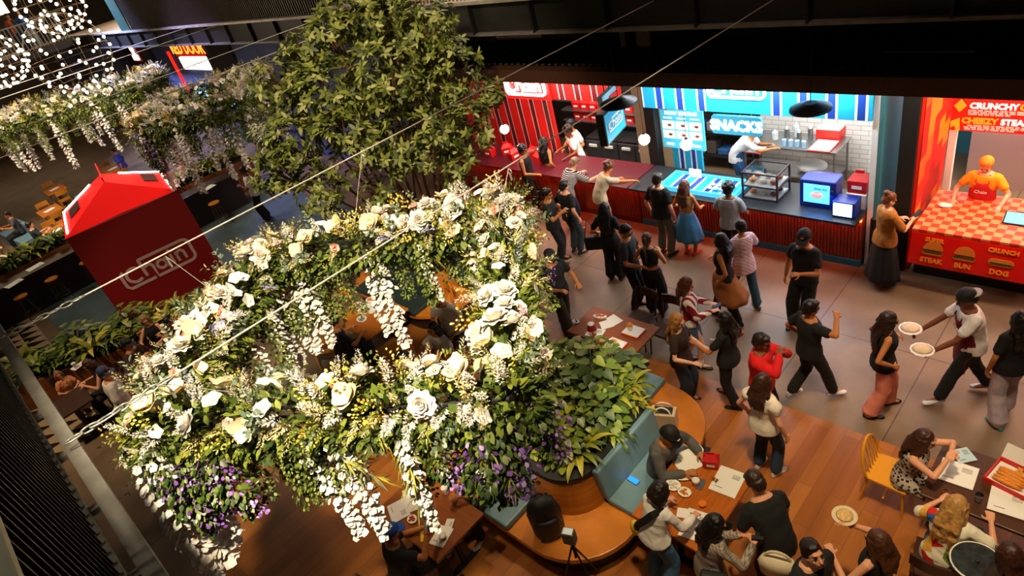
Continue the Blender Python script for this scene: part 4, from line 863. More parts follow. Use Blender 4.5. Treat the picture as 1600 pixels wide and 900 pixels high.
# near table with the blue cap
paper(650,790-8,.3,.28,-.6,'white menu at the far corner of the near walnut table'); paper(648,770,.22,.3,-.5,'white placemat under the orange box on the near walnut table'); paper(623,798,.3,.24,-.4,'white menu in front of the man in the blue cap'); paper(690,838,.2,.26,.3,'white menu with a burger picture at the near table edge'); paper(700,825,.1,.24,.5,'folded white leaflet beside the raised phone')
tb=inst('takeout_box',TB,None,place(661,776),Matrix.Rotation(.5,3,'Z'),.75); inst('label',TL,tb,(0,0,0)); tag(tb,'orange-red takeout box on the near walnut table','box')
heap('loaded_fries','small white bowl of red fries beside the blue cap','food',645,813,.055,.045,.03,mat('fries_red','c8502c',.5),base=M_PAPER); phone(662,838,.9,'yellow cased phone lying in front of the man in the blue cap',m=mat('phone_yellow','e8c41c',.5)); cup(693,842,'small burger shaped cup on the near table edge menu',h=.05,m=mat('bun_brown'))
cup(697,770,'white paper cup by the hands of the woman in the white tee',m=M_WHITE,h=.09)
# tables within the garland ring
cup(668,545,'red and white drink cup on the table inside the garland ring'); cup(672,552,'second red cup on the table inside the garland ring'); heap('loaded_fries','basket of food in white paper on the table inside the garland ring','food',690,548,.1,.07,.04,FR,base=M_PAPER); paper(690,538,.3,.24,.3,'white menu on the table inside the garland ring')
for i,(x,y,c) in enumerate(((560,478,'c02818'),(580,470,'d8782c'),(570,488,'b83020'),(590,478,'e8d8c0'),(566,500,'8a9080'))): heap('food_basket',['red food basket at the far corner','orange food basket in the middle','red food basket near the white paper','pale food basket by the chair','grey-green plate at the near end'][i]+' of the oak table under the garland','food',x,y,.09,.07,.03,mat('food'+c,c,.5),base=M_PAPER)
paper(575,482,.4,.3,.4,'white paper spread over the oak table under the garland')
cup(120,575,'small white cup on the dark table by the woman with bare shoulders',m=M_WHITE); paper(122,572,.2,.25,.3,'white napkin on the dark table by the woman with bare shoulders',marks=False)
# tote bag, backpack, camera tripod, stool top
p=at(1040,665,.43); t=thing('tote_bag','beige tote bag with round white handles standing on the wooden bench corner','bag',(p.x,p.y,.43),.4)
MB().loft([[Vector((x*.16,y*.09,z)) for x,y in((-1,-1),(1,-1),(1,1),(-1,1))] for z in(0,.01,.28)],).build('body',mat('canvas','c8b090',.8,bump=.3),t,bevel=.015)
for s in(-1,1): MB().torus((0,s*.07,.28),.1,.011,M=Matrix.Rotation(PI/2+.25*s,3,'X'),n=20,k=6,a0=0,a1=PI).build('handle',M_WHITE,t)
MB().box((0,0,.285),(.24,.11,.02)).build('contents',M_DARK,t)
p=at(860,835,.43); t=thing('backpack','black backpack standing on the curved wooden bench corner','backpack',(p.x-.04,p.y+.04,.43),.9,None,1.25)
mb=MB(); mb.loft([[Vector((a*k,b*k2,z)) for a,b in arc(0,0,1,0,330,11)] for z,k,k2 in((0,.1,.07),(.02,.15,.1),(.3,.16,.11),(.42,.13,.09),(.48,.06,.04))]).build('body',mat('nylon_black','101012',.55,bump=.3),t,smooth=True)
MB().loft([[Vector((a*k,-.09+b*.05,z)) for a,b in arc(0,0,1,0,330,11)] for z,k in((.04,.09),(.06,.12),(.24,.12),(.27,.08))]).build('front_pocket',mat('nylon_black'),t,smooth=True)
for s in(-1,1): MB().tube([(s*.06,.09,.42),(s*.09,.15,.25),(s*.1,.1,.05)],.016,8,flat=.4).build('shoulder_strap',M_BLACK,t)
MB().torus((0,.02,.49),.035,.008,M=Matrix.Rotation(PI/2,3,'X'),n=12,k=6,a0=0,a1=PI).build('grab_handle',M_BLACK,t)
p=at(890,840,1.25); t=thing('camera_tripod','silver boxed camera on a thin black tripod in front of the curved bench','tripod',(p.x,p.y,0),.4)
for k in range(3):
    a=PI/2+k*2*PI/3; MB().tube([(0,0,1.12),(math.cos(a)*.22,math.sin(a)*.22,.5),(math.cos(a)*.38,math.sin(a)*.38,0)],[.012,.01,.007],8).build('leg',M_BLACK,t)
MB().cyl((0,0,.9),(0,0,1.2),.012,n=8).build('column',M_BLACK,t); MB().box((0,0,1.17),(.05,.05,.05)).build('head',M_BLACK,t,bevel=.005)
c=MB().box((0,0,1.27),(.13,.09,.17)).build('camera',mat('camera_silver','6c706e',.4,.5),t,bevel=.008); MB().box((0,.0,1.357),(.1,.07,.006)).build('display',mat('camera_display','c8d0c8',.3,emit=.3),c)
p=at(1527,878,.95); t=thing('drum_stool','round dark metal topped drum stand at the floor edge with a silver rim','drum',(p.x,p.y,0))
MB().loft([MB().ring((0,0,z),(r,0,0),(0,r,0),32) for z,r in((.88,.15),(.9,.2),(.95,.2),(.955,.19))]).build('top',mat('galvanised','3a4044',.4,.6,var=.5,vs=14),t); MB().torus((0,0,.945),.2,.009,n=32,k=6).build('rim',M_WHITE,t); MB().ell((0,0,.965),(.02,.02,.012),n=10,k=6).build('knob',M_BLACK,t); MB().cyl((0,0,.3),(0,0,.88),.14,.17,n=28).build('shell',mat('drum_shell','8a8478',.4,.5),t)
for k in range(3): a=k*2.1; MB().tube([(math.cos(a)*.12,math.sin(a)*.12,.35),(math.cos(a)*.24,math.sin(a)*.24,0)],.012,8,round_=False).build('leg',M_STEEL,t)
# ------------------------------------------------------------------ people
CLOUDS=bpy.data.textures.new('cloth_folds','CLOUDS'); CLOUDS.noise_scale=.09; CLOUDS.noise_depth=1
HAIRT=bpy.data.textures.new('hair_locks','CLOUDS'); HAIRT.noise_scale=.035; HAIRT.noise_depth=1
def fuse(mb,name,mats,voxel,parent,disp=0,tex=None,smooth=3):
    """one continuous surface out of overlapping closed shapes"""
    tmp=bpy.data.objects.new('t',mb.mesh('t')); COL.objects.link(tmp)
    r=tmp.modifiers.new('r','REMESH'); r.mode='VOXEL'; r.voxel_size=voxel; r.use_smooth_shade=True
    if smooth: s=tmp.modifiers.new('s','SMOOTH'); s.factor=.5; s.iterations=smooth
    if disp: d=tmp.modifiers.new('d','DISPLACE'); d.texture=tex; d.strength=disp; d.mid_level=.5
    dg=bpy.context.evaluated_depsgraph_get(); me=bpy.data.meshes.new_from_object(tmp.evaluated_get(dg)); me.name=name
    old=tmp.data; bpy.data.objects.remove(tmp); bpy.data.meshes.remove(old)
    me.materials.clear()
    for m in (mats if isinstance(mats,(list,tuple)) else [mats]): me.materials.append(m)
    o=bpy.data.objects.new(name,me); COL.objects.link(o); o.parent=parent; return o
SKINS={'light':'e0a07c','tan':'b8743f','brown':'80492a','dark':'4a2a1a','pale':'eeb69a'}
def skin(k): return mat('skin_'+k,SKINS[k],.5,var=.06,vs=12,spec=.35)
def cloth(c,pat=None,c2=None,ps=10,rough=.85): return mat('cloth_'+c+(pat or '')+(c2 or ''),c,rough,var=.12,vs=9,bump=.25,bs=120,pat=pat,c2=c2,ps=ps)
def hairm(c): return mat('hair_'+c,c,.45,var=.35,vs=26,stretch=(1,1,.18),bump=.5,bs=60)
Rx=lambda a:Matrix.Rotation(a,3,'X'); Ry=lambda a:Matrix.Rotation(a,3,'Y'); Rz=lambda a:Matrix.Rotation(a,3,'Z'); V=Vector; rad=math.radians
TORSO={'m':[(-.13,.09,.075),(-.08,.155,.105),(0,.163,.112),(.1,.15,.102),(.2,.155,.102),(.32,.175,.115),(.41,.178,.105),(.47,.13,.08),(.52,.065,.06)],
       'f':[(-.13,.09,.075),(-.08,.163,.112),(0,.165,.115),(.1,.132,.092),(.17,.122,.088),(.3,.146,.118),(.4,.15,.098),(.46,.11,.075),(.505,.055,.052)]}
def ik(a,b,l1,l2,pole):
    a,b=V(a),V(b); d=b-a; L=d.length; mx=(l1+l2)*.998
    if L>mx: b=a+d*(mx/L); d=b-a; L=mx
    c=(l1*l1+L*L-l2*l2)/(2*L); h=math.sqrt(max(l1*l1-c*c,0)); n=d.normalized(); p=V(pole); p=p-n*p.dot(n)
    p=p.normalized() if p.length>1e-5 else V((0,1,0)); return a+n*c+p*h,b
def limb(mb,a,b,r0,r1,n=10,bulge=0):
    a,b=V(a),V(b); mb.tube([a,a.lerp(b,.3),a.lerp(b,.65),b],[r0,r0*.7+r1*.3+bulge,r0*.35+r1*.65+bulge*.6,r1],n)
def person(label,pos,face,h=1.70,sex='f',sk='light',seat=None,lean=0,side=0,twist=0,head=(0,15),R=(.25,.0,.85),L=(-.25,.0,.85),fR=(.1,.0),fL=(-.1,.0),
           top=None,bottom=None,hair=None,shoes='18181a',vox=.0085,apron=None,hat=None,kneespread=0,grp=None,grip=(35,35),glasses=False,bracelet=None,eR=(.55,-.6,-.4),eL=(-.55,-.6,-.4),collar=None,belt=None,strap=None,socks=None,feetz=0):
    """face: compass angle of the facing direction, 0 looks to +Y (the stalls), 90 to -X, -90 to +X, 180 to the balcony; hand and foot targets in the person's own frame"""
    s=h/1.75; root=thing('person',label,'person',(pos[0],pos[1],0),rad(face),grp,s)
    pz=.93 if seat is None else seat/s+.10
    T=TORSO[sex]; sw=.165 if sex=='m' else .145; th=.0
    def spine(z):
        p=V((0,0,pz)); st=.03; a=0; zz=0
        if z<=0: return p+V((0,0,z)),Matrix.Identity(3)
        while zz<z-1e-6:
            d=min(st,z-zz); k=min(1,(zz+d/2)/.18); M=Ry(rad(side)*k)@Rx(-rad(lean)*k); p=p+M@V((0,0,d)); zz+=d
        k=min(1,z/.18); M=Rz(rad(twist)*min(1,z/.35))@Ry(rad(side)*k)@Rx(-rad(lean)*k); return p,M
    def torso(mb,z0,z1,inf=0,n=18,hem=0):
        rings=[]
        zs=[t[0] for t in T]
        def prof(z):
            for i in range(len(T)-1):
                if T[i][0]<=z<=T[i+1][0]:
                    k=(z-T[i][0])/(T[i+1][0]-T[i][0]); return T[i][1]*(1-k)+T[i+1][1]*k,T[i][2]*(1-k)+T[i+1][2]*k
            return T[-1][1:] if z>zs[-1] else T[0][1:]
        k=max(3,int((z1-z0)/.045)); 
        for i in range(k+1):
            z=z0+(z1-z0)*i/k; w,d=prof(max(z,-.08) if hem else z); c,M=spine(z); e=inf+(hem*max(0,1-(z-z0)/.25) if hem else 0)
            yo=.012 if (sex=='f' and .22<z<.38) else 0
            rings.append([c+M@V(((w+e)*math.copysign(abs(math.cos(2*PI*j/n))**.85,math.cos(2*PI*j/n)),(d+e)*math.sin(2*PI*j/n)+yo,0)) for j in range(n)])
        mb.loft(rings); return mb
    sh=[]; 
    c,M=spine(.44)
    SH=[c+M@V((sd*sw,0,-.02)) for sd in(1,-1)]
    nb,MN=spine(.5); neckdir=(Rz(rad(twist))@Ry(rad(side)*.6)@Rx(-rad(lean)*.6))@V((0,0,1))
    HC=nb+neckdir*.125+ (Rz(rad(twist))@V((0,.018,0)))
    HM=Rz(rad(head[0]))@Rx(-rad(head[1]))
    # arms
    EL=[];WR=[]
    for sd,tgt,pole in((0,R,eR),(1,L,eL)):
        e,w=ik(SH[sd],tgt,.285,.25,pole); EL.append(e); WR.append(w)
    # legs
    HP=[V((sd*.09,0,pz-.02)) for sd in(1,-1)]; KN=[];AN=[]
    for sd,f,q in((0,fR,1),(1,fL,-1)):
        fz=(f[2] if len(f)>2 else 0)+feetz; a=V((f[0],f[1],.085+fz)); k,an=ik(HP[sd],a,.435,.415,(q*(.12+kneespread),1,.0)); KN.append(k); AN.append(an)
    def arms(mb,inf=0,t=2.0,hands=False,flare=0):
        for i in(0,1):
            mb.ell(SH[i]+(SH[1-i]-SH[i]).normalized()*.03,.06+inf if sex=='m' else .05+inf,n=12,k=8)
            ru,re,rw=(.048,.037,.026) if sex=='m' else (.04,.032,.022)
            if t>0:
                k=min(t,1); b=SH[i].lerp(EL[i],k); limb(mb,SH[i],b,ru+.005+inf,ru*(1-k)+re*k+inf+flare)
            if t>1: k=t-1; b=EL[i].lerp(WR[i],k); limb(mb,EL[i],b,re+inf,re*(1-k)+rw*k+inf,bulge=.004)
    def hand(mb,i):
        w=WR[i]; d=(w-EL[i]).normalized(); inn=(V((0,0,1.3))-w); sx=-1 if i==0 else 1
        # palm turned inwards and down
        nrm=V((sx*.6,.1,-.75)); nrm=(nrm-d*nrm.dot(d)).normalized(); ac=d.cross(nrm).normalized()
        if ac.y<0: ac=-ac     # thumb side faces forward
        if abs(d.y)>.8: ac=V((sx,0,0)); ac=(ac-d*ac.dot(d)).normalized(); nrm=d.cross(ac); nrm=nrm if nrm.z<0 else -nrm
        rings=[]
        for t_,wd,tk in((0,.022,.018),(.03,.034,.017),(.06,.04,.015),(.085,.041,.013)): rings.append([w+d*t_+ac*wd*math.cos(2*PI*j/10)+nrm*tk*math.sin(2*PI*j/10) for j in range(10)])
        mb.loft(rings); g=grip[i]
        for f,(off,ln) in enumerate(((.032,.066),(.011,.076),(-.011,.071),(-.031,.056))):
            p=w+d*.083+ac*off; a=rad(g*.8+f*4); d1=(d*math.cos(a)+nrm*math.sin(a)+ac*off*2.2).normalized(); q=p+d1*ln*.55; a2=a+rad(g*1.1); d2=d*math.cos(a2)+nrm*math.sin(a2); mb.tube([p,q,q+d2*ln*.45],[.0098,.009,.0078],7)
        p=w+d*.025+ac*.03; q=p+(d*.55+ac*.75+nrm*.35).normalized()*.04; mb.tube([p,q,q+(d*.85+ac*.25+nrm*.5).normalized()*.032],[.0135,.0108,.009],7)
    def legs(mb,inf=0,t=2.0,wide=0,n=12):
        for i in(0,1):
            limb(mb,HP[i]+V((0,0,.0)),HP[i].lerp(KN[i],min(t,1)),.088+inf,.088*(1-min(t,1))+.056*min(t,1)+inf+wide*.5*min(t,1),n)
            if t>1: limb(mb,KN[i],KN[i].lerp(AN[i],t-1),.056+inf+wide*.5,.036+inf+wide*(t-1)+.01*(inf>0),n,bulge=.006 if inf==0 else 0)
    def hp(x,y,z): return HC+HM@V((x,y,z))
    S_=skin(sk); mb=MB(); torso(mb,-.13,.5); arms(mb,0,2); legs(mb)
    for i in(0,1): hand(mb,i); mb.tube([AN[i]+V((0,0,-.02)),AN[i]+V((0,.08,-.055)),AN[i]+V((0,.14,-.065))],[.035,.032,.02],8)
    mb.tube([nb-neckdir*.05,nb+neckdir*.05,HC+HM@V((0,-.012,-.02))],[.06 if sex=='m' else .05,.05 if sex=='m' else .042,.046],12)
    mb.ell(hp(0,-.012,.035),(.074,.092,.085),HM,16,12); mb.ell(hp(0,.018,-.03),(.06,.07,.082),HM,14,10); mb.ell(hp(0,.05,-.082),(.03,.03,.026),HM)
    mb.tube([hp(0,.083,.02),hp(0,.098,-.008),hp(0,.104,-.028)],[.009,.012,.015],8); mb.tube([hp(-.036,.075,.038),hp(0,.083,.036),hp(.036,.075,.038)],.011,6)
    for sd in(-1,1): mb.ell(hp(sd*.073,-.004,-.008),(.012,.02,.031),HM,8,6); mb.ell(hp(sd*.034,.058,-.028),(.022,.022,.022),HM,8,6)
    mb.tube([hp(-.02,.079,-.054),hp(0,.087,-.054),hp(.02,.079,-.054)],.0085,6)
    body=fuse(mb,'body',S_,vox,root,smooth=1)
    if vox<.0125:
        for sd in(-1,1):
            e=MB().ell((0,0,0),(.014,.008,.0085),n=8,k=6).build('eye',mat('eye_dark','1a100c',.2),root,smooth=True); e.matrix_local=Matrix.Translation(hp(sd*.031,.083,.008))@HM.to_4x4()
            MB().tube([hp(sd*.017,.091,.03),hp(sd*.033,.089,.035),hp(sd*.05,.077,.03)],.005,5).build('eyebrow',hairm((hair or ('x','2a1a10'))[1]),root)
        MB().tube([hp(-.02,.085,-.054),hp(0,.094,-.053),hp(.02,.085,-.054)],.0065,6).build('lips',mat('lips_'+sk,{'light':'a84a3c','pale':'b85048','tan':'8a4030','brown':'5c2a20','dark':'3a1c18'}[sk],.5),root,smooth=True)
    # clothing
    if bottom:
        kind,c=bottom[0],bottom[1]; m=c if not isinstance(c,str) else cloth(c)
        mb=MB()
        if kind in('trousers','wide','shorts','slim'):
            torso(mb,-.13,.07 if kind!='high' else .12,.014); legs(mb,.012 if kind!='slim' else .007,.75 if kind=='shorts' else 1.93,{'trousers':.018,'wide':.055,'shorts':.03,'slim':.0}[kind])
            for i in(0,1): mb.ell(HP[i]+V((0,-.012 if seat is None else -.03,0)),(.086,.096,.1))
            fuse(mb,'trousers' if kind!='shorts' else 'shorts',m,.0125,root,.014,CLOUDS)
        elif kind in('skirt','miniskirt','longskirt'):
            bot={'skirt':.38,'miniskirt':.62,'longskirt':.16}[kind]; n=36; rings=[]
            for i in range(10):
                k=i/9; z=pz+.08-(pz+.08-bot)*k; w=.14+.11*min(1,k*2)*.5+ (.11 if kind!='miniskirt' else .04)*k; d=.1+.03*min(1,k*3)+(.1 if kind!='miniskirt' else .03)*k; cy=(KN[0].y+KN[1].y)/2*k if seat else 0
                rings.append([V((w*math.cos(2*PI*j/n)*(1+.07*k*math.cos(9*2*PI*j/n)),cy+d*math.sin(2*PI*j/n)*(1+.07*k*math.cos(9*2*PI*j/n)),z)) for j in range(n)])
            mb.loft(rings); mb.build('skirt',m,root,smooth=True)
        elif kind=='lap':   # dress spread over seated thighs
            torso(mb,-.13,.12,.02)
            for i in(0,1): limb(mb,HP[i],KN[i],.12,.085)
            mb.tube([(HP[0]+HP[1])/2,(KN[0]+KN[1])/2],[.13,.1]); 
            for i in(0,1): limb(mb,KN[i],KN[i].lerp(AN[i],.55),.085,.09)
            fuse(mb,'skirt',m,.014,root,.02,CLOUDS)
    if top:
        kind,c=top[0],top[1]; m=c if not isinstance(c,str) else cloth(c); sl={'tee':.62,'tank':0,'long':1.93,'sweater':1.9,'crop':.55,'croptank':0,'blouse':.45,'bareback':0,'shirt':.8,'dress':0}[kind]
        mb=MB(); inf={'sweater':.026,'long':.02,'blouse':.018,'shirt':.026}.get(kind,.016)
        z0=top[2] if len(top)>2 else -.1
        if kind in('crop','croptank','bareback'): z0=.14
        torso(mb,z0,.475,inf,hem=.024 if kind not in('croptank','bareback','dress') else 0); 
        if sl>0: arms(mb,inf-.002,sl,flare=.012 if sl<1 else 0)
        else:
            for i in(0,1): c0=SH[i]+(SH[1-i]-SH[i]).normalized()*.045; mb.ell(c0,.048)
        if kind=='blouse':
            for i in(0,1): mb.ell(SH[i].lerp(EL[i],.25),.085)
        fuse(mb,'sweater' if kind=='sweater' else 'shirt',m,.0115,root,.016,CLOUDS)
    if collar:
        c,M=spine(.475); MB().torus(c+V((0,0,.01)),.062,.014,M=M,n=18,k=6).build('collar',cloth(collar),root,smooth=True)
    # shoes
    sm=mat('shoe_'+shoes,shoes,.45)
    for i in(0,1):
        a=AN[i]; d=V(((1,-1)[i]*.15,1,0)).normalized(); sdv=V((d.y,-d.x,0)); zb=a.z-.085; mb=MB(); rings=[]
        for t_,w,hh in((-.075,.024,.045),(-.055,.036,.085),(0,.038,.085),(.06,.042,.06),(.12,.045,.042),(.165,.036,.034),(.185,.016,.024)):
            c0=V((a.x,a.y,zb))+d*t_; rings.append([c0+sdv*w*math.cos(2*PI*j/12)*(1 if math.sin(2*PI*j/12)<.3 else .8)+V((0,0,hh/2+hh/2*math.sin(2*PI*j/12)+.002)) for j in range(12)])
        mb.loft(rings); so=mb.build('shoe',sm,root,smooth=True)
        if socks: MB().tube([a+V((0,0,-.03)),a.lerp(KN[i],.28)],[.043,.045],10).build('sock',cloth(socks),root,smooth=True)
    # hair
    if hair:
        st,hc=hair[0],hair[1]; hm=hairm(hc); mb=MB()
        mb.ell(hp(0,-.022,.05),(.084,.094,.088),HM,18,12); mb.ell(hp(0,-.05,-.0),(.078,.066,.085),HM,14,10)
        if st in('short','curly') :
            for sd in(-1,1): mb.ell(hp(sd*.07,-.01,.03),(.018,.04,.045),HM)
            if sex=='m': mb.ell(hp(0,.035,.09),(.06,.05,.035),HM)
        if st=='curly':
            rr_=random.Random(4)
            for k in range(46):
                u=V((rr_.gauss(0,1),rr_.gauss(0,1)-.2,abs(rr_.gauss(0,1))*.9)).normalized(); 
                if u.y>.6 and u.z<.35: continue
                mb.ell(hp(u.x*.09,u.y*.1-.02,u.z*.1+.05),.032,n=8,k=6)
        if st in('long','vlong','bob','wavy'):
            LL={'bob':.16,'long':.36,'vlong':.52,'wavy':.44}[st]; dn=V((0,0,-1)); bk=(Rz(rad(twist))@V((0,-1,0)))
            for k in range(15):
                a=rad(-118+k*236/14); u=V((math.sin(a),-math.cos(a),0)); side_=abs(math.sin(a)); p0=hp(u.x*.075,u.y*.085-.01,.05); p1=hp(u.x*.088,u.y*.092-.012,-.04)
                sp=HC+V((0,0,0)); 
                p2=p1+dn*LL*.35+bk*(.02+.03*side_)+V((u.x*.01,0,0)); 
                # the lower hair rests on the back, or falls before the shoulder at the sides
                cc,Mc=spine(.42); y_=-.135
                loc=Mc.transposed()@(p2-cc); 
                if LL>.2:
                    loc.y=min(loc.y,y_+.01) if abs(a)<rad(80) else max(loc.y,-.03); p2=cc+Mc@loc
                    p3=p2+(Mc@V((0,0,-1))).lerp(dn,.4).normalized()*LL*.6*(1-.25*side_)+ (Rz(0)@V((math.sin(k*2.3)*.012,math.cos(k*1.7)*.01,0)))
                    mb.tube([p0,p1,p2,p2.lerp(p3,.5),p3],[.026,.03,.03,.026,.01],8)
                else: mb.tube([p0,p1,p2],[.026,.032,.014],8)
        if st=='pony':
            p=hp(0,-.12,.05); cc,Mc=spine(.3); q=cc+Mc@V((0,-.15,0)); mb.ell(hp(0,-.1,.05),.035); mb.tube([p,p+V((0,0,-.06))+(HM@V((0,-.03,0))),q.lerp(p,.5)+Mc@V((0,-.05,0)),q+Mc@V((.01,0,-.05))],[.03,.034,.03,.01],9)
        if st=='bun': mb.ell(hp(0,-.1,.1),.048)
        fuse(mb,'hair',hm,.0095,root,.014,HAIRT,2)
    if hat:
        hm=mat('cap_'+hat[1],hat[1],.7); mb=MB()
        mb.ell(hp(0,-.016,.06),(.092,.104,.085),HM,20,10)
        ht=mb.build('cap',hm,root,smooth=True)
        if hat[0]=='cap':
            fwd=-1 if len(hat)>3 and hat[3]=='back' else 1
            rings=[]
            for i in range(9):
                a=rad(-70+i*140/8); rings.append([hp(.085*math.sin(a),(.085*math.cos(a)-.005)*fwd,.062),hp(.08*math.sin(a),(.095+.075*math.cos(a))*fwd,.048),hp(.08*math.sin(a),(.095+.075*math.cos(a))*fwd,.041),hp(.085*math.sin(a),(.085*math.cos(a)-.005)*fwd,.055)])
            MB().loft(rings).build('brim',mat('cap_'+(hat[2] or hat[1]),hat[2] or hat[1],.7) ,ht)
            if len(hat)>4: MB().ell(hp(0,.083,.095),(.024,.012,.018),HM,10,6).build('badge',mat('badge_'+hat[4],hat[4],.6),ht)
    if glasses:
        for sd in(-1,1): MB().torus(hp(sd*.032,.099,.008),.023,.0035,M=HM@Rx(PI/2),n=14,k=5).build('glasses_rim',M_BLACK,root)
    if bracelet:
        w=WR[0]; u,v,d=frame_of(WR[0]-EL[0]); MB().torus(w-d*.01,.032,.006,M=Matrix((u,v,d)).transposed(),n=16,k=6).build('bracelet',mat('wristband_'+bracelet,bracelet,.5),root)
    if strap:
        pts=[]
        for zz,xx,yy in ((.47,.1,-.05),(.42,.07,-.15),(.3,.0,-.165),(.17,-.09,-.155),(.04,-.17,-.11)): c,M=spine(zz); pts.append(c+M@V((xx,yy,0)))
        MB().tube(pts,.04,8,flat=.2,hint=(0,1,0)).build('cross_body_strap',cloth(strap),root)
        c,M=spine(.0); MB().ell(c+V((-.24,-.06,-.06)),(.075,.06,.12),n=14,k=10).build('pouch_bag',mat('bag_yellow','e0c030',.6,bump=.5,bs=20),root,smooth=True)
    if apron:
        am=cloth(apron); mb=MB(); rows=[]
        for z,hw in((.38,.09),(.3,.12),(.2,.16),(.08,.17),(-.05,.18)):
            c,M=spine(z); w,d=.165+.02,.125+.022; rows.append([c+M@V((w*math.sin(a)*min(1,hw/.15),d*math.cos(a)+.004,0)) for a in np.linspace(-hw*8.0,hw*8.0,9)])
        if seat is None:
            for z,y in((pz-.2,.15),(pz-.36,.14)): rows.append([V((x,y-.25*x*x*4,z)) for x in np.linspace(-.19,.19,9)])
        v=[p for r in rows for p in r]; n=9; f=[(i*n+j,i*n+j+1,(i+1)*n+j+1,(i+1)*n+j) for i in range(len(rows)-1) for j in range(n-1)]
        mb.add(v,f); o=mb.build('apron',am,root,smooth=True); sd_=o.modifiers.new('s','SOLIDIFY'); sd_.thickness=.008
        for sd in(-1,1):
            c,M=spine(.38); c2,M2=spine(.47); MB().tube([c+M@V((sd*.085,.13,0)),c2+M2@V((sd*.07,.05,.02)),c2+M2@V((sd*.04,-.06,.03))],.008,6).build('apron_strap',am,root)
        text('apron_lettering','Chain',.07,spine(.24)[0]+spine(.24)[1]@V((0,.158,0)),Rz(PI)@FACE_S,M_WHITE,o) if vox<.0125 else None
    root['hands']=[list(root.matrix_basis@w) for w in WR] and 1
    del root['hands']
    return root,[Matrix.Translation((pos[0],pos[1],0))@Matrix.Rotation(rad(face),4,'Z')@(w*s) for w in WR]
P_=lambda x,y,hh=1.6: at(x,y,hh)[:2]
def toward(a,b): return math.degrees(math.atan2(-(b[0]-a[0]),b[1]-a[1]))
BLK='0e0e10'; DEN='2c4a66'; 
# --- crowd at the counters
A=P_(1068,285,1.52); person('woman with long wavy brown hair in a blue floral skirt at the snack counter',A,0,1.62,sk='tan',R=(.2,.25,1.02),L=(-.2,.2,1.0),top=('croptank','b88a50'),bottom=('skirt',cloth('2f7fa8','dots','a84a48',14)),hair=('wavy','5a341c'),shoes='c83a28',vox=.011)
A=P_(1026,277,1.66); person('man in black tee and grey jeans seen from behind at the snack counter',A,-4,1.80,'m',top=('tee',BLK),bottom=('trousers','5e584e'),hair=('short','1c120c'),R=(.27,.02,.86),L=(-.27,.04,.86),vox=.011)
A=P_(897,262,1.35); A=(A[0]-.05,A[1]-.32); person('bald man in a black and white striped shirt leaning on the red stall counter',A,-12,1.75,'m',lean=42,R=(.3,.62,1.08),L=(-.2,.6,1.08),top=('shirt',cloth('121214','stripe','e8e4dc',11)),bottom=('trousers','2f4a68'),shoes='d8d4cc',hair=('short','8a6a50'),vox=.011,head=(-10,35))
A=P_(880,290,1.55); person('man in black tee and dark jeans behind the striped shirt man',A,-10,1.72,'m',top=('tee',BLK),bottom=('trousers','27343c'),hair=('short','140e0a'),R=(.28,.0,.9),L=(-.28,.1,.95),vox=.011)
A=P_(942,320,1.6); person('woman dressed all in black with very long black hair in the queue',A,20,1.70,top=('tee',BLK),bottom=('wide',BLK),hair=('vlong','0c0807'),R=(.26,.05,.9),L=(-.22,.1,1.0),vox=.011)
A=P_(975,357,1.62); person('man with glasses in a charcoal tee beside the woman with the ponytail',A,-75,1.76,'m',sk='tan',top=('tee','26282a'),bottom=('trousers',BLK),hair=('short','100b08'),R=(.2,.28,1.02),L=(-.1,.3,1.1),glasses=True,head=(-10,25),vox=.010)
A=P_(1010,372,1.5); person('woman with a long ponytail and bare shoulders in black wide trousers',A,12,1.64,sk='tan',top=('bareback',BLK),bottom=('wide',BLK),hair=('pony','4a2814'),R=(.1,.22,1.2),L=(-.2,.22,1.1),vox=.010,shoes='181614')
A=P_(948,262,1.45); A=(A[0]-.1,A[1]-.25); person('person in a beige shirt reaching far across the counter',A,-30,1.72,'m',sk='tan',lean=34,R=(.25,.72,1.12),L=(-.15,.5,1.1),top=('tee','b8a888'),bottom=('shorts','8a7c64'),hair=('curly','5a3018'),vox=.011,head=(0,30))
A=P_(852,300,1.6); person('man in a black tee with tattooed arms beside the flower garland',A,-60,1.74,'m',sk='tan',top=('tee',BLK),bottom=('trousers',BLK),hair=('short','0c0806'),R=(.2,.3,1.25),L=(-.2,.25,1.0),vox=.011)
A=P_(858,398,1.62); person('man in a black tee and olive trousers walking beside the planter leaves',A,-100,1.78,'m',sk='tan',top=('tee','111315'),bottom=('wide','3c3420'),hair=('short','0c0806'),hat=('cap','0c0c0e',None),R=(.2,.35,1.15),L=(-.2,.3,1.05),fR=(.1,.2),fL=(-.1,-.2),vox=.010)
A=P_(848,218,1.6); person('woman with waist long black hair in a black tank and black trousers',A,-10,1.72,sk='tan',top=('croptank',BLK),bottom=('wide',BLK),hair=('vlong','0a0707'),R=(.24,.02,.95),L=(-.24,.1,1.0),vox=.012)
A=P_(815,232,1.6); person('man in a black tank beside the red takeout boxes at the stall',A,-70,1.74,'m',sk='tan',top=('tank',BLK),bottom=('trousers','1a1a1e'),hair=('curly','0c0907'),R=(.2,.3,1.05),L=(-.25,.0,.95),vox=.012)
A=P_(868,196,1.58); person('worker in black cap, white tee and red apron behind the red stall counter',(A[0]+.3,A[1]+.2),170,1.72,'m',sk='tan',top=('tee','efe9e0'),bottom=('trousers',BLK),apron='b00e18',hair=('short','140e0a'),hat=('cap','101014',None,'front','e8e8e8'),R=(.22,.2,1.0),L=(-.22,.2,1.0),vox=.0115,head=(0,20))
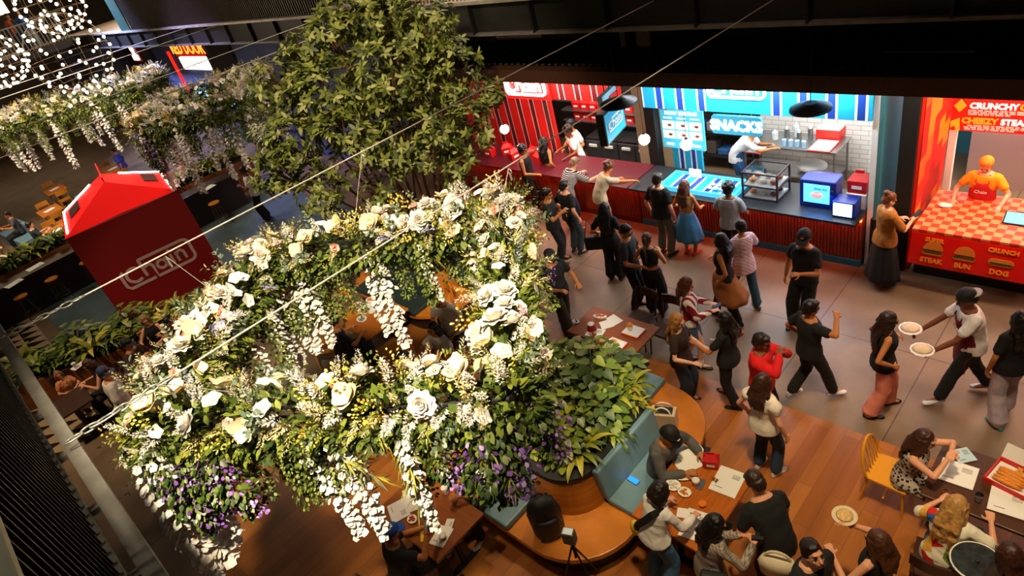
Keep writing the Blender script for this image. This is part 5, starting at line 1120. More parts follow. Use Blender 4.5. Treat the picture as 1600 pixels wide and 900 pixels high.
A=P_(896,200,1.58); person('worker with curly dark hair in white tee and red apron leaning on the counter',A,140,1.74,'f',sk='brown',top=('tee','efe9e0'),bottom=('trousers',BLK),apron='b00e18',hair=('curly','2a160c'),lean=14,R=(.25,.42,1.06),L=(-.3,.35,1.06),vox=.0115,head=(10,30))
A=at(1148,206,1.45)[:2]; person('snack worker in white tee and blue apron bending towards a red tray',A,-75,1.78,'m',sk='tan',lean=48,top=('tee','f2f0ee'),bottom=('trousers','1c4a70'),apron='1f5f94',hair=('short','140e0a'),R=(.1,.72,1.1),L=(-.1,.62,1.1),vox=.0115,head=(0,40))
p=at(1200,230,1.0); tray_obj((-5.75,11.25,1.06),.34,.3,RT,M_PAPER,'red tray held by the snack worker in the blue apron')
A=P_(1137,290,1.6); person('person in a heather grey tee at the snack counter in front of the display case',A,10,1.70,'m',sk='brown',top=('tee','8f9294'),bottom=('trousers','101114'),hair=('curly','0c0907'),R=(.22,.25,1.0),L=(-.22,.3,1.05),vox=.011)
A=P_(1158,350,1.56); person('person in a pink checked shirt and blue jeans walking away from the counter',A,60,1.68,'f',sk='tan',top=('shirt',cloth('b890a8','plaid','f0dce4',12),-.2),bottom=('trousers','2a5068'),hair=('short','0c0806'),R=(.2,.3,1.1),L=(-.2,.3,1.1),fR=(.1,-.2),fL=(-.1,.22),vox=.010,shoes='3a4a58')
A=P_(1127,372,1.58); person('woman with long black hair in a tan wrap skirt striding past the counter',A,100,1.72,'f',sk='tan',top=('tank',BLK),bottom=('trousers',BLK),hair=('long','0b0807'),R=(.25,.2,1.1),L=(-.25,.0,.95),fR=(.1,.22),fL=(-.1,-.22),vox=.010,belt='b06a28')
A=P_(1258,365,1.68); person('man in a black cap and black clothes facing the garland on the concrete',A,172,1.82,'m',sk='tan',top=('tee',BLK),bottom=('wide','121210'),hair=('short','1c120c'),hat=('cap','0c0c0e',None,'front','b05a30'),R=(.28,.02,.85),L=(-.12,.32,1.18),fR=(.12,.05),fL=(-.13,.12),head=(15,22),vox=.009)
tag(MB().ell((0,0,0),(.09,.07,.03),n=12,k=8).build('held_snack',mat('foil_grey','6a6a60',.5),loc=at(1253,412,1.18),smooth=True),'dark round snack held by the man in the black cap','food')
A=P_(1070,437,1.58); B,H=person('woman in a red and white striped sweater and denim skirt looking at her phone',A,-60,1.68,'f',sk='pale',top=('sweater',cloth('f0ece6','vstripe','8a0c1c',3.2),-.05),bottom=('miniskirt','3f6484'),hair=('long','5a2a14'),R=(.12,.34,1.12),L=(-.12,.32,1.1),shoes='100c0c',socks='e8e4de',head=(-5,25),vox=.0085,fR=(.12,.1),fL=(-.1,-.1))
def held_phone(p,rz,lab,tilt=.9,m=None):
    t=thing('smartphone',lab,'phone',p,rz); MB().box((0,0,0),(.072,.01,.15),M=Matrix.Rotation(-tilt,3,'X')).build('case',m or M_BLACK,t); MB().box((0,-.006,.0),(.064,.002,.14),M=Matrix.Rotation(-tilt,3,'X')).build('screen',mat('phone_dim','3a5068',.2,emit=.4),t); return t
held_phone(H[0].lerp(H[1],.5)+V((.07,.02,.03)),rad(-60),'blue cased phone in the hands of the woman in the striped sweater',1.0,mat('phone_blue_case','28507a',.4))
A=P_(1055,494,1.58); person('woman with long blonde hair and brown tee standing by the walnut table',A,-80,1.68,'f',sk='pale',top=('tee','33221a'),bottom=('wide','1c2c3c'),hair=('wavy','a87438'),R=(.22,.28,1.05),L=(-.1,.3,1.1),vox=.0085,head=(-5,18),shoes='4a2818')
A=P_(1133,492,1.58); B,H=person('woman with long black hair in a black tee holding a white paper at her side',A,95,1.68,'f',sk='tan',top=('tee','141416'),bottom=('trousers','121214'),hair=('long','0a0707'),R=(.22,.1,.98),L=(-.18,.38,1.16),vox=.0085,glasses=True,head=(5,12),shoes='0c0c0e',fR=(.14,.12),fL=(-.1,-.12),bracelet='c81c1c')
t=thing('folded_paper','white paper under the arm of the woman with long black hair','paper',at(1129,540,1.05),rad(8)); MB().box((0,0,0),(.3,.012,.2),M=Matrix.Rotation(.25,3,'X')).build('sheet',M_WHITE,t)
A=P_(1187,527,1.62); person('man in a bright red sweater with hands at his mouth',A,-80,1.74,'m',sk='brown',top=('sweater','d80c10'),bottom=('trousers','141214'),hair=('short','1a100a'),R=(.06,.24,1.46),L=(-.04,.24,1.42),vox=.0085,head=(0,15),collar='1a100a')
A=P_(1190,592,1.58); person('woman in a white puff sleeve blouse and blue jeans seen from behind',A,-12,1.70,'f',sk='light',top=('blouse','f0e4d2'),bottom=('trousers',cloth('28425c')),hair=('long','3a1e10'),R=(.3,.02,.86),L=(-.27,.04,.9),vox=.0085,shoes='c8b8a8',fR=(.13,.03),fL=(-.1,0))
A=P_(1265,478,1.6); person('man in a black tee and trousers walking with a hand raised to his ear',A,-35,1.74,'m',sk='tan',top=('tee',BLK),bottom=('trousers',BLK),hair=('short','140c08'),R=(.24,.2,1.5),L=(-.25,.05,.95),fR=(.1,.3),fL=(-.1,-.2,.06),vox=.009,shoes='d8d8d8')
A=P_(1387,492,1.58); person('woman with long dark hair, black tank and salmon striped trousers walking',A,-60,1.68,'f',sk='tan',top=('tank',BLK),bottom=('wide',cloth('d8705c','stripe','f0a890',40)),hair=('vlong','2a1810'),R=(.24,.05,1.02),L=(-.28,.15,1.1),fR=(.12,-.14),fL=(-.13,.12),vox=.0085,shoes='101012')
A=P_(1533,462,1.62); B,H=person('waiter in white tee and red apron striding with paper trays in both hands',A,122,1.80,'m',sk='brown',lean=14,top=('tee','eeeae4'),bottom=('trousers','0e1014'),apron='6a0c14',hair=('short','1c120c'),hat=('cap','16161a','b8b8b0','back'),R=(.17,.5,.98),L=(-.2,.46,.98),fR=(.1,-.3,.04),fL=(-.1,.3),vox=.0085,shoes='c8ccc8',head=(0,25))
for h_,l_ in ((H[0],'folded white paper tray in the waiter\'s forward hand'),(H[1],'white paper tray in the waiter\'s other hand nearer the seating')):
    t=thing('paper_tray',l_,'tray',h_+V((-.1,-.08,.01)),.3); MB().loft([[V((x*k,y*k,z)) for x,y in arc(0,0,1,0,330,11)] for z,k in((0,.09),(.03,.13))]).build('tray',M_PAPER,t); MB().ell((0,0,.04),(.11,.09,.03)).build('food',mat('food_pale','e0c8a0',.6,var=.2),t,smooth=True)
A=P_(1600,492,1.6); person('person in black with pale lilac trousers cut by the frame edge',A,40,1.70,'f',sk='tan',top=('tee',BLK),bottom=('wide','b8a8b4'),hair=('long','140c0a'),shoes='3f98a8',vox=.010,fR=(.1,.1),fL=(-.1,-.15))
A=P_(1400,289,1.55); A=(A[0]+.03,9.28); B,H=person('woman in an ochre shirt and black skirt looking at her phone by the orange counter',A,-40,1.70,'f',sk='light',top=('shirt','a8661c',-.12),bottom=('longskirt',cloth('0c0b0c')),hair=('bun','6a3a18'),R=(.14,.32,1.18),L=(-.12,.3,1.1),vox=.010,shoes='8a4030',head=(-10,28),glasses=True)
held_phone(H[0]+V((.03,.1,.06)),rad(-40),'dark phone in the hands of the woman in the ochre shirt')
A=P_(1545,250,1.6); person('orange stall worker in yellow tee, orange beanie and red apron behind the checked counter',A,178,1.76,'m',sk='light',top=('tee','f0a010'),bottom=('trousers',BLK),apron='c01414',hat=('beanie','f08a18'),hair=('short','c05a18'),R=(.3,.3,1.04),L=(-.3,.32,1.04),lean=8,vox=.010,head=(0,30))
# --- around the honey coloured table
A=(-2.84,3.05); person('woman in a white top and blue jeans with a black strap over the honey table',A,-14,1.66,'f',sk='light',lean=20,top=('long','ece8e2',-.02),bottom=('wide',cloth('3f6f98')),hair=('bob','1a100c'),R=(.16,.45,1.0),L=(-.22,.42,.98),vox=.0085,head=(-5,35),shoes='e0dcd4',strap='0e0e10')
A=(-2.22,3.08); B,H=person('woman with long black hair in a pale plaid shirt photographing the food',A,-28,1.64,'f',sk='light',lean=12,top=('long',cloth('b8a898','plaid','5c5450',16),-.14),bottom=('trousers','1c1c20'),hair=('long','0c0808'),R=(.16,.42,1.2),L=(.0,.38,1.18),vox=.0085,head=(-20,25))
t=thing('compact_camera','small black camera in the hands of the woman in the plaid shirt','camera',H[0]+V((.02,.06,.03)),.4); MB().box((0,0,0),(.11,.04,.07)).build('body',M_BLACK,t,bevel=.005); MB().cyl((0,.02,0),(0,.06,0),.026,n=16).build('lens',M_DARK,t)
t=thing('belt_bag','black belt bag on the waist of the woman in the plaid shirt','bag',(A[0]+.12,A[1]-.12,.92),.4); MB().box((0,0,0),(.26,.09,.13)).build('body',M_BLACK,t,bevel=.025)
A=(-1.78,3.6); person('man in a black tee bending over the far end of the honey table',A,62,1.80,'m',sk='light',lean=34,top=('tee','131314'),bottom=('trousers',BLK),hair=('short','2e1a0e'),R=(.3,.3,.8),L=(-.3,.3,.84),vox=.0085,head=(5,50))
A=at(1040,668,1.27)[:2]; person('man in a grey sweater and black cap seated on the cushion at the honey table',(A[0]-.13,A[1]-.02),-95,1.80,'m',sk='tan',seat=.5,lean=20,top=('sweater','5c5a58'),bottom=('trousers',BLK),hair=('short','0c0806'),hat=('cap','0c0c0e',None,'front','e8e8e8'),R=(.1,.42,.8),L=(-.24,.38,.8),fR=(.14,.5),fL=(-.14,.48),vox=.0085,head=(0,50))
# --- near edge of the photo
A=at(1268,862,1.58)[:2]; person('man in black with short dark hair turning his face up at the near edge',A,-110,1.76,'m',sk='light',top=('tee',BLK),bottom=('trousers',BLK),hair=('short','1a100c'),R=(.2,.25,1.0),L=(-.25,.05,.9),vox=.0085,head=(-10,-25))
A=at(1375,838,1.58)[:2]; B,H=person('woman with long brown hair in a black tank holding a plate at the near edge',A,75,1.68,'f',sk='light',top=('tank',BLK),bottom=('trousers',BLK),hair=('wavy','4a2814'),R=(.12,.36,1.32),L=(-.2,.3,1.2),vox=.0085,head=(5,15),bracelet='c02020')
t=thing('plate','pale round plate of noodles held by the woman in the black tank','plate',H[0]+V((-.06,.03,.03))); MB().loft([MB().ring((0,0,z),(r,0,0),(0,r,0),24) for z,r in((0,.06),(.012,.1),(.02,.11),(.014,.1))]).build('dish',M_CREAM,t); MB().ell((0,0,.025),(.075,.075,.025)).build('noodles',mat('noodles','d8b070',.6,var=.3,vs=40,bump=.6),t,smooth=True)
A=at(1215,872,1.2)[:2]; t=thing('handbag','cream handbag with curved handle beside the man turning his face up','bag',(A[0],A[1],1.05),.3); MB().loft([[V((x*.18*k,y*.08*k,z)) for x,y in arc(0,0,1,0,330,11)] for z,k in((-.1,.9),(.05,1),(.14,.8))]).build('body',M_CREAM,t,smooth=True); MB().torus((0,0,.13),.11,.013,M=Matrix.Rotation(PI/2,3,'X'),n=20,k=6,a0=0,a1=PI).build('handle',M_CREAM,t)
A=(-1.16,5.33); person('woman in a leopard patterned dress clapping hands on the yellow chair',A,-90,1.70,'f',sk='light',seat=.46,lean=12,top=('tank',cloth('b8a898','spots','181418',26)),bottom=('lap',cloth('b8a898','spots','181418',26)),hair=('long','3a1e10'),R=(.07,.36,1.12),L=(-.03,.36,1.12),fR=(.12,.35),fL=(-.12,.3),vox=.008,head=(5,15),shoes='3a2a20')
A=(-.6,4.58); person('woman with long blonde hair in a bright floral blouse at the dark table',A,-5,1.70,'f',sk='light',seat=.46,lean=10,top=('shirt',cloth('f0e8d0','floral','',9),-.14),bottom=('lap',cloth('3a5878')),hair=('wavy','b8884c'),R=(.24,.36,.86),L=(-.2,.34,.86),fR=(.14,.4),fL=(-.14,.4),vox=.008,head=(-10,15))
A=at(1580,862,1.2)[:2]; person('person with dark brown hair seated beside the drum stand',A,60,1.66,'f',sk='tan',seat=.46,top=('tee','2a1a14'),bottom=('trousers',BLK),hair=('wavy','3c2012'),R=(.2,.3,.8),L=(-.2,.3,.8),fR=(.12,.4),fL=(-.12,.4),vox=.009)
chair((A[0]+.0,A[1],0),rad(60),'dark wooden chair under the person beside the drum stand','dark')
# --- near walnut table
A=(-5.15,1.22); B,H=person('man in a blue cap and black tee filming with his phone at the table',A,-12,1.78,'m',sk='tan',seat=.46,lean=10,top=('tee',BLK),bottom=('trousers',BLK),hair=('short','140c08'),hat=('cap','1450a8',None,'front'),R=(.2,.42,1.05),L=(-.1,.45,.82),fR=(.15,.4),fL=(-.15,.45),vox=.0085,head=(0,20),bracelet='c83018')
held_phone(H[0]+V((0,.04,.1)),rad(-12),'dark phone raised by the man in the blue cap',.2)
A=(-5.1,2.62); person('woman with long brown hair and white tee seated on the curved bench',A,178,1.68,'f',sk='tan',seat=.5,lean=10,top=('tee','e8e4e0'),bottom=('trousers','15161a'),hair=('vlong','2e180c'),R=(.05,.42,.92),L=(-.06,.42,.92),fR=(.12,.45),fL=(-.12,.4),vox=.0085,head=(0,25),bracelet='c82018',shoes='c8c0b4')
# --- inside the garland ring
A=at(645,532,1.22)[:2]; person('man in a black tee writing at the table inside the garland ring',(-7.55,3.2),-5,1.76,'m',sk='tan',seat=.46,lean=18,top=('tee',BLK),bottom=('trousers',BLK),hair=('short','100a08'),R=(.15,.4,.8),L=(-.15,.38,.8),fR=(.14,.4),fL=(-.14,.4),vox=.010,head=(0,40),bracelet='c81c1c')
person('woman in a white tee leaning on the table inside the garland ring',(-7.65,4.2),190,1.66,'f',sk='tan',seat=.46,lean=8,top=('tee','e8e0d4'),bottom=('trousers','20242a'),hair=('long','100a08'),R=(.1,.36,1.0),L=(-.2,.3,.9),fR=(.12,.4),fL=(-.12,.4),vox=.010,head=(0,5))
person('person with short black hair and patterned top at the near side inside the garland ring',(-6.95,3.2),-5,1.70,'f',sk='tan',seat=.46,lean=15,top=('tee',cloth('888480','spots','1a1a1c',26)),bottom=('trousers',BLK),hair=('short','0c0806'),R=(.2,.36,.8),L=(-.15,.36,.8),fR=(.12,.4),fL=(-.12,.4),vox=.010,head=(0,35))
person('person with dark hair and tan shoulders at the far side inside the garland ring',(-6.9,4.25),185,1.66,'f',sk='brown',seat=.46,lean=20,top=('croptank','8a5424'),bottom=('trousers',BLK),hair=('bun','140c0a'),R=(.2,.36,.8),L=(-.15,.36,.8),fR=(.12,.4),fL=(-.12,.4),vox=.011,head=(0,35))
A=at(688,460,1.58)[:2]; person('man in a white tee standing behind the group inside the garland ring',A,200,1.76,'m',sk='tan',lean=8,top=('tee','ece4d4'),bottom=('trousers','141416'),hair=('short','1a100a'),R=(.2,.25,1.0),L=(-.2,.25,1.0),vox=.010,head=(0,30))
person('diner in dark clothes at the oak table under the garland',(-9.5,3.3),-5,1.70,'m',sk='tan',seat=.46,lean=10,top=('tee','101418'),bottom=('trousers',BLK),hair=('short','100a08'),R=(.2,.38,.82),L=(-.2,.38,.82),fR=(.12,.4),fL=(-.12,.4),vox=.0125,head=(0,30))
# --- left side seating
A=at(158,585,1.62)[:2]; person('man in a white polo shirt and blue baseball cap seen from behind beside the balcony',A,-8,1.80,'m',sk='light',lean=4,top=('shirt','e4ddd0',-.16),bottom=('trousers','1c1a18'),hair=('short','3a2414'),hat=('cap','26385c',None,'front','c82030'),R=(.24,.15,.95),L=(-.24,.15,.95),vox=.011,head=(-40,10))
A=at(178,553,1.5)[:2]; person('man in a black cap with his hand at his chin behind the white polo',(A[0],A[1]+.25),-60,1.72,'m',sk='tan',top=('tee','3a2018'),bottom=('trousers','181412'),hair=('short','140c08'),hat=('cap','0e0e10',None),R=(.1,.3,1.3),L=(-.2,.2,1.0),vox=.0125,head=(0,20))
person('woman with short grey-blonde hair in a black tank seated in the brown booth',(-13.75,1.45),-120,1.68,'f',sk='light',seat=.48,top=('tank',BLK),bottom=('trousers',BLK),hair=('bob','8a7048'),R=(.2,.35,.82),L=(-.15,.35,.82),fR=(.12,.4),fL=(-.12,.4),vox=.012,head=(20,20))
person('woman with a dark bun and black top seated in the brown booth',(-13.1,1.8),180,1.66,'f',sk='tan',seat=.48,lean=10,top=('tank',BLK),bottom=('trousers','2c2c30'),hair=('bun','0c0807'),R=(.2,.4,.86),L=(-.1,.38,1.1),fR=(.12,.4),fL=(-.12,.4),vox=.012,head=(0,25))
person('woman with long brown hair and bare shoulders seated at the small dark table',(-13.35,.3),175,1.68,'f',sk='light',seat=.46,lean=12,top=('bareback','140f0c'),bottom=('trousers',BLK),hair=('vlong','3c2010'),R=(.2,.36,.85),L=(-.1,.38,.9),fR=(.12,.4),fL=(-.12,.4),vox=.012,head=(0,25))
chair((-13.35,.28,0),PI,'dark chair of the woman with bare shoulders','dark')
person('child in a patterned top beside the woman with bare shoulders',(-14.1,-.3),-90,1.25,'f',sk='light',seat=.46,top=('tee',cloth('d8a060','spots','c83828',20)),bottom=('shorts','4a5a70'),hair=('bob','8a5a30'),R=(.15,.3,.95),L=(-.15,.3,.95),fR=(.1,.3,.15),fL=(-.1,.3,.15),vox=.012)
chair((-14.15,-.3,0),-PI/2,'dark chair of the child in the patterned top','dark')
A=P_(380,265,1.62); B,H=person('waiter in a white tee with arms folded by the far bar counter',A,150,1.78,'m',sk='brown',top=('tee','ece6de'),bottom=('wide','0c0c0e'),hair=('short','100a08'),R=(.08,.26,1.18),L=(-.06,.26,1.2),vox=.012)
person('person in a blue printed shirt standing beyond the red kiosk',at(180,240,1.4)[:2],150,1.72,'m',sk='tan',top=('shirt',cloth('1c3fa8','dots','e83040',12)),bottom=('trousers','8a7458'),hair=('short','140c08'),vox=.014)
person('person in grey seated on the blue-grey booth beyond the ferns',(-27.2,1.3),178,1.72,'m',sk='tan',seat=.5,top=('tee','48484c'),bottom=('trousers',BLK),hair=('short','120c08'),R=(.15,.35,.9),L=(-.15,.35,.9),fR=(.1,.4),fL=(-.1,.4),vox=.014)
person('person in a dark shirt seated with their back to the ferns',(-24.6,1.45),0,1.72,'m',sk='light',seat=.5,top=('tee','1c2430'),bottom=('trousers','3a3028'),hair=('short','1a120c'),R=(.15,.35,.9),L=(-.15,.35,.9),fR=(.1,.4),fL=(-.1,.4),vox=.014)
person('person in pale clothes seated at the oak cafe table below the white blossoms',(-25.3,.2),-60,1.70,'f',sk='light',seat=.5,top=('tee','d8d0c8'),bottom=('trousers','c8b8a0'),hair=('long','5a3418'),R=(.15,.35,.9),L=(-.15,.35,.9),fR=(.1,.4),fL=(-.1,.4),vox=.014)
# upper walkway visitors
for i,(px,py,c,b) in enumerate(((14,32,'c85a30','1c2c50'),(22,42,'20242c','1a2440'),(42,44,'2a60a0','c8ccd0'))):
    r0=RW@V((px-800,py-450,F_PX)); t_=(-38.0)/r0.x; q=CAM+r0*t_
    B,H=person(['visitor in an orange top on the cross walkway','visitor in dark clothes on the cross walkway','visitor in a blue top and pale trousers on the cross walkway'][i],(q.x,min(q.y,8)),-90,1.72,'m' if i!=2 else 'f',sk='tan',top=('tee',c),bottom=('trousers',b),hair=('short','1a120c'),vox=.016); B.location.z=4.93
# bags and small worn things
A=P_(1127,372,1.58); t=thing('wrap_skirt','tan fringed wrap blown around the striding woman with long black hair','skirt',(A[0]-.02,A[1],0),rad(100))
mb=MB(); rings=[]
for i in range(9):
    k=i/8; z=1.0-.5*k; rings.append([V(((.17+.13*k)*math.cos(2*PI*j/30)*(1+.06*k*math.cos(7*2*PI*j/30)),-.12*k*k+(.13+.12*k)*math.sin(2*PI*j/30)*(1+.06*k*math.cos(7*2*PI*j/30)),z+.05*k*math.sin(2*PI*j/30))) for j in range(30)])
mb.loft(rings).build('fabric',cloth('a8682c'),t,smooth=True)
A=P_(942,320,1.6); t=thing('shoulder_bag','large black shoulder bag of the woman dressed all in black','bag',(A[0]-.25,A[1]-.15,.85),.5); MB().box((0,0,0),(.34,.14,.28)).build('body',M_BLACK,t,bevel=.04); MB().tube([(-.15,0,.12),(-.05,0,.5),(.12,0,.12)],.01,6).build('strap',M_BLACK,t)
# ------------------------------------------------------------------ plants
LG=mat('tree_leaf','6f7a30',.5,island=['3c4a18','566420','7a8436','98a04a','c0c07a'],spec=.4)
LGV=mat('vine_leaf','4a5a1c',.5,island=['28380e','46581c','6c7c2c','8c9438'],spec=.4)
LOL=mat('olive_leaf','6a7a40',.5,island=['3a4a20','5c6c34','8a945a','a8ac78'])
LEU=mat('eucalyptus_leaf','8a9c88',.5,island=['56684e','7c9078','a8b8a0'])
LFR=mat('fern_leaf','8a8c1c',.45,island=['3c4c10','5e6a18','8c8c20','b8ac34'])
LDK=mat('dark_fern_leaf','38501c',.4,island=['24380f','3a5216','566c20','84902c'])
PW=mat('petal_white','f4efe6',.6,island=['d8d0c4','efe8dc','fbf8f2']); PC=mat('petal_cream','e8d4a0',.6,island=['d8bc7c','ecd8a8','f6ecd0'])
PP=mat('petal_plume','d8c890',.7,island=['b8a460','d8c890','f0e6c0']); PV=mat('petal_violet','7a4aa0',.6,island=['4a1c70','7a3aa0','a878d0','c8b0e0'])
PY=mat('petal_yellow','d0b040',.6,island=['a89020','d4b83c','eadc90']); PL=mat('petal_lavender','8a8ac0',.6,island=['6a6aa8','9898cc','b8b8e0']); PK=mat('petal_pink','d88a80',.6,island=['c85a50','e8a898','f0d0c0'])
BARK=mat('bark','6a4424',.8,var=.3,vs=20); STEM=mat('green_stem','4a5020',.7)
def cluster_leaves(n,blobs,seed,L0=.13,m=LG,whorl=6):
    r=np.random.RandomState(seed); P=[];D=[];Nn=[];Ls=[];Ws=[]
    vol=np.array([b[1]**2 for b in blobs]); vol=vol/vol.sum()
    for i in range(n):
        c,R_=blobs[r.choice(len(blobs),p=vol)]; u=r.normal(size=3); u/=np.linalg.norm(u); rad_=R_*(.72+.33*r.rand())
        p=np.array(c)+u*rad_*np.array([1,1,.85]); out=u*.6+np.array([0,0,.35])+r.normal(size=3)*.25; out/=np.linalg.norm(out)
        a=np.cross(out,[0.3,.2,1]); a/=np.linalg.norm(a); b=np.cross(out,a); ph=r.rand()*6.28
        for k in range(whorl):
            t=ph+k*2*PI/whorl; d=(a*math.cos(t)+b*math.sin(t))*.9+out*.25+np.array([0,0,-.15]); P.append(p+out*.02*(k%2)); D.append(d); Nn.append(out+d*.1); l=L0*(.7+.6*r.rand()); Ls.append(l); Ws.append(l*.42)
    return P,D,Nn,Ls,Ws
# the big tree
tb_=V((-10.2,6.4,0)); tr=thing('indoor_tree','tall leafy green tree standing in the planter behind the flower garland','tree',(tb_.x,tb_.y,.86))
blobs=[]
for px,py,d,R_ in ((600,30,12.2,1.0),(560,0,13,1.2),(665,40,12,.9),(520,60,12.5,.95),(690,110,12,1.1),(600,120,11.6,1.15),(500,150,12,1.1),(440,130,12.6,.85),(450,220,12,1.0),(540,230,11.6,1.1),(640,220,11.6,1.15),(720,200,11.9,1.0),(755,150,12.4,.6),(430,270,12.4,.7),(500,300,12,.7),(590,300,12,.6),(720,270,11.6,.6),(610,-60,13,1.3),(575,180,12.8,1.5),(650,80,13,1.3),(470,85,12.8,.7)):
    q=along(px,py,d)-V((tb_.x,tb_.y,.86)); blobs.append((tuple(q),R_*.62))
a=cluster_leaves(2350,blobs,3,.135,whorl=6); leaf_field('leaves',*a,LG,tr)
mb=MB(); r=random.Random(9)
for c,R_ in blobs:
    c=V(c); b0=V((r.uniform(-.25,.25),r.uniform(-.25,.25),0)); mid=b0.lerp(c,.45)+V((r.uniform(-.15,.15),r.uniform(-.15,.15),-.25)); mb.tube([b0,b0.lerp(mid,.5)+V((.05,0,-.1)),mid,c],[.05,.042,.03,.012],7)
    for k in range(6):
        e=c+V((r.gauss(0,1),r.gauss(0,1),r.gauss(0,1))).normalized()*R_*.9; mb.tube([mid.lerp(c,.7),c.lerp(e,.4),e],[.014,.01,.004],5)
mb.build('trunk',BARK,tr,smooth=True)
# --- plant prototypes (mesh data shared by their copies)
def strap_plant(name,n,L,w,m,seed,arch=1.0,seg=7,wave=0):
    r=random.Random(seed); mb=MB()
    for i in range(n):
        az=i*2.39996+r.uniform(-.2,.2); el=rad(r.uniform(38,80)); l=L*r.uniform(.75,1.1); ww=w*r.uniform(.8,1.15); p=V((0,0,0)); rows=[]
        for s in range(seg+1):
            t=s/seg; e=el-arch*rad(95)*t*t; d=V((math.cos(az)*math.cos(e),math.sin(az)*math.cos(e),math.sin(e))); 
            if s: p=p+d*(l/seg)
            sd=V((-math.sin(az),math.cos(az),0)); up_=sd.cross(d)*-1; hw=ww*math.sin(PI*min(1,.12+t*.88))**.7*(1+wave*(s%2)); rows.append([p-sd*hw+V((0,0,.25*hw)),p,p+sd*hw+V((0,0,.25*hw))])
        v=[q for r_ in rows for q in r_]; f=[]
        for s in range(seg): 
            for k in(0,1): a=s*3+k; f.append((a,a+1,a+4,a+3))
        mb.add(v,f)
    return mb.mesh(name,m,True)
def heart_plant(name,n,L,m,seed,H_=.5,spread=.4):
    r=random.Random(seed); mb=MB(); ms=MB()
    for i in range(n):
        az=i*2.39996; R_=spread*math.sqrt((i+.5)/n); z=H_*(1-.55*(R_/spread)**2)*r.uniform(.75,1.1); p=V((R_*math.cos(az),R_*math.sin(az),z)); d=V((math.cos(az),math.sin(az),r.uniform(-.5,.2))).normalized(); sd=V((-math.sin(az),math.cos(az),0)); l=L*r.uniform(.7,1.2)
        O=[(0,0),(-.12,.22),(.1,.46),(.45,.42),(.8,.2),(1,0)]; 
        top=[p+d*l*a+sd*l*b+V((0,0,.1*l*abs(b)*2-.12*l*a*a)) for a,b in O]; bot=[p+d*l*a-sd*l*b+V((0,0,.1*l*abs(b)*2-.12*l*a*a)) for a,b in O[1:-1]]; mid=[p+d*l*a+V((0,0,-.12*l*a*a)) for a in(.1,.45,.8)]
        v=top+bot+mid; T=list(range(6)); Bt=[0]+list(range(6,10))+[5]; Md=[10,11,12]
        mb.add(v,[(0,1,2,10),(10,2,3,11),(11,3,4,12),(12,4,5),(0,10,7,6),(10,11,8,7),(11,12,9,8),(12,5,9)]); ms.tube([(0,0,0),(p.x*.4,p.y*.4,p.z*.6),p],.006,5,mi=1,round_=False)
    mb.add(ms.v,ms.f,1); return mb.mesh(name,[m,STEM],True)
PROTO={'nest':strap_plant('nest_fern',22,.62,.05,LFR,1,1.0),'nestdark':strap_plant('nest_fern_dark',20,.6,.05,LDK,2,.9),'sword':strap_plant('sword_fern',34,.55,.028,LFR,3,1.1,9,.5),'fern':strap_plant('soft_fern',40,.5,.03,LDK,4,1.2,9,.6),'heart':heart_plant('heart_leaf',60,.14,LDK,5),'heartlight':heart_plant('heart_leaf_light',50,.12,mat('philodendron','5c6c18',.35,island=['3a5014','62741c','94982a']),6,.55,.42),'monstera':heart_plant('big_leaf',34,.2,LDK,8,.62,.42)}
def plant(kind,loc,lab,sc=1,rz=0,grp=None):
    nm={'nest':'birds_nest_fern','nestdark':'birds_nest_fern','sword':'sword_fern','fern':'soft_fern','heart':'philodendron','heartlight':'philodendron','monstera':'monstera'}[kind]
    o=bpy.data.objects.new(nm,PROTO[kind]); COL.objects.link(o); o.location=loc; o.rotation_euler=(0,0,rz); o.scale=(sc,)*3; return tag(o,lab,'plant',grp)
def ppx(kind,px,py,z,lab,sc=1,drop=.25,grp=None): p=at(px,py,z); return plant(kind,(p.x,p.y,z-drop),lab,sc,px*.7,grp)
# ferns of the central planter
ZP=1.1
for kind,px,py,sc,lab in (('nest',902,692,.9,'yellow-green birds nest fern at the near rounded corner of the central planter'),('nest',958,610,.85,'yellow-green birds nest fern by the grey backrest of the central planter'),('nest',978,595,.8,'striped yellow fern at the far bench corner of the central planter'),
  ('monstera',930,585,.95,'large dark monstera in the middle of the central planter'),('monstera',895,560,.8,'dark monstera towards the walnut table in the central planter'),('heart',935,640,.9,'dark philodendron near the grey backrest in the central planter'),('heart',880,600,1.0,'dark philodendron beside the hanging garland in the central planter'),
  ('heartlight',900,645,.9,'lighter philodendron behind the near birds nest fern'),('heartlight',860,640,1.0,'lighter philodendron half under the garland at the near end'),('sword',850,672,.8,'sword fern at the near left end of the planter beside the garland'),('heartlight',930,545,.7,'small philodendron at the far rim towards the walnut table'),
  ('fern',955,660,.8,'soft dark fern between the backrest and the near birds nest fern'),('heart',850,570,1.0,'dark philodendron under the garland corner'),('sword',990,620,.6,'sword fern pushing over the rim beside the tote bag bench'),('fern',870,545,.9,'soft fern at the far garland side of the central planter'),
  ('heart',800,600,1.0,'dark philodendron hidden below the garland in the central planter'),('monstera',820,650,.9,'dark monstera hidden below the garland corner'),('monstera',970,570,.7,'monstera with split leaf near the walnut table edge')):
    ppx(kind,px,py,ZP,lab,sc)
for kind,px,py,lab in (('heartlight',880,690,'light philodendron filling the near end of the central planter by the rim'),('fern',930,668,'soft fern low by the rim between the two near birds nest ferns'),('nestdark',840,670,'dark birds nest fern under the violet blossoms'),('heart',905,620,'dark philodendron filling the middle of the central planter'),('heartlight',960,590,'light philodendron before the far striped fern'),('heartlight',880,575,'light philodendron beneath the garland side in the central planter')): ppx(kind,px,py,ZP,lab,.8,.3)
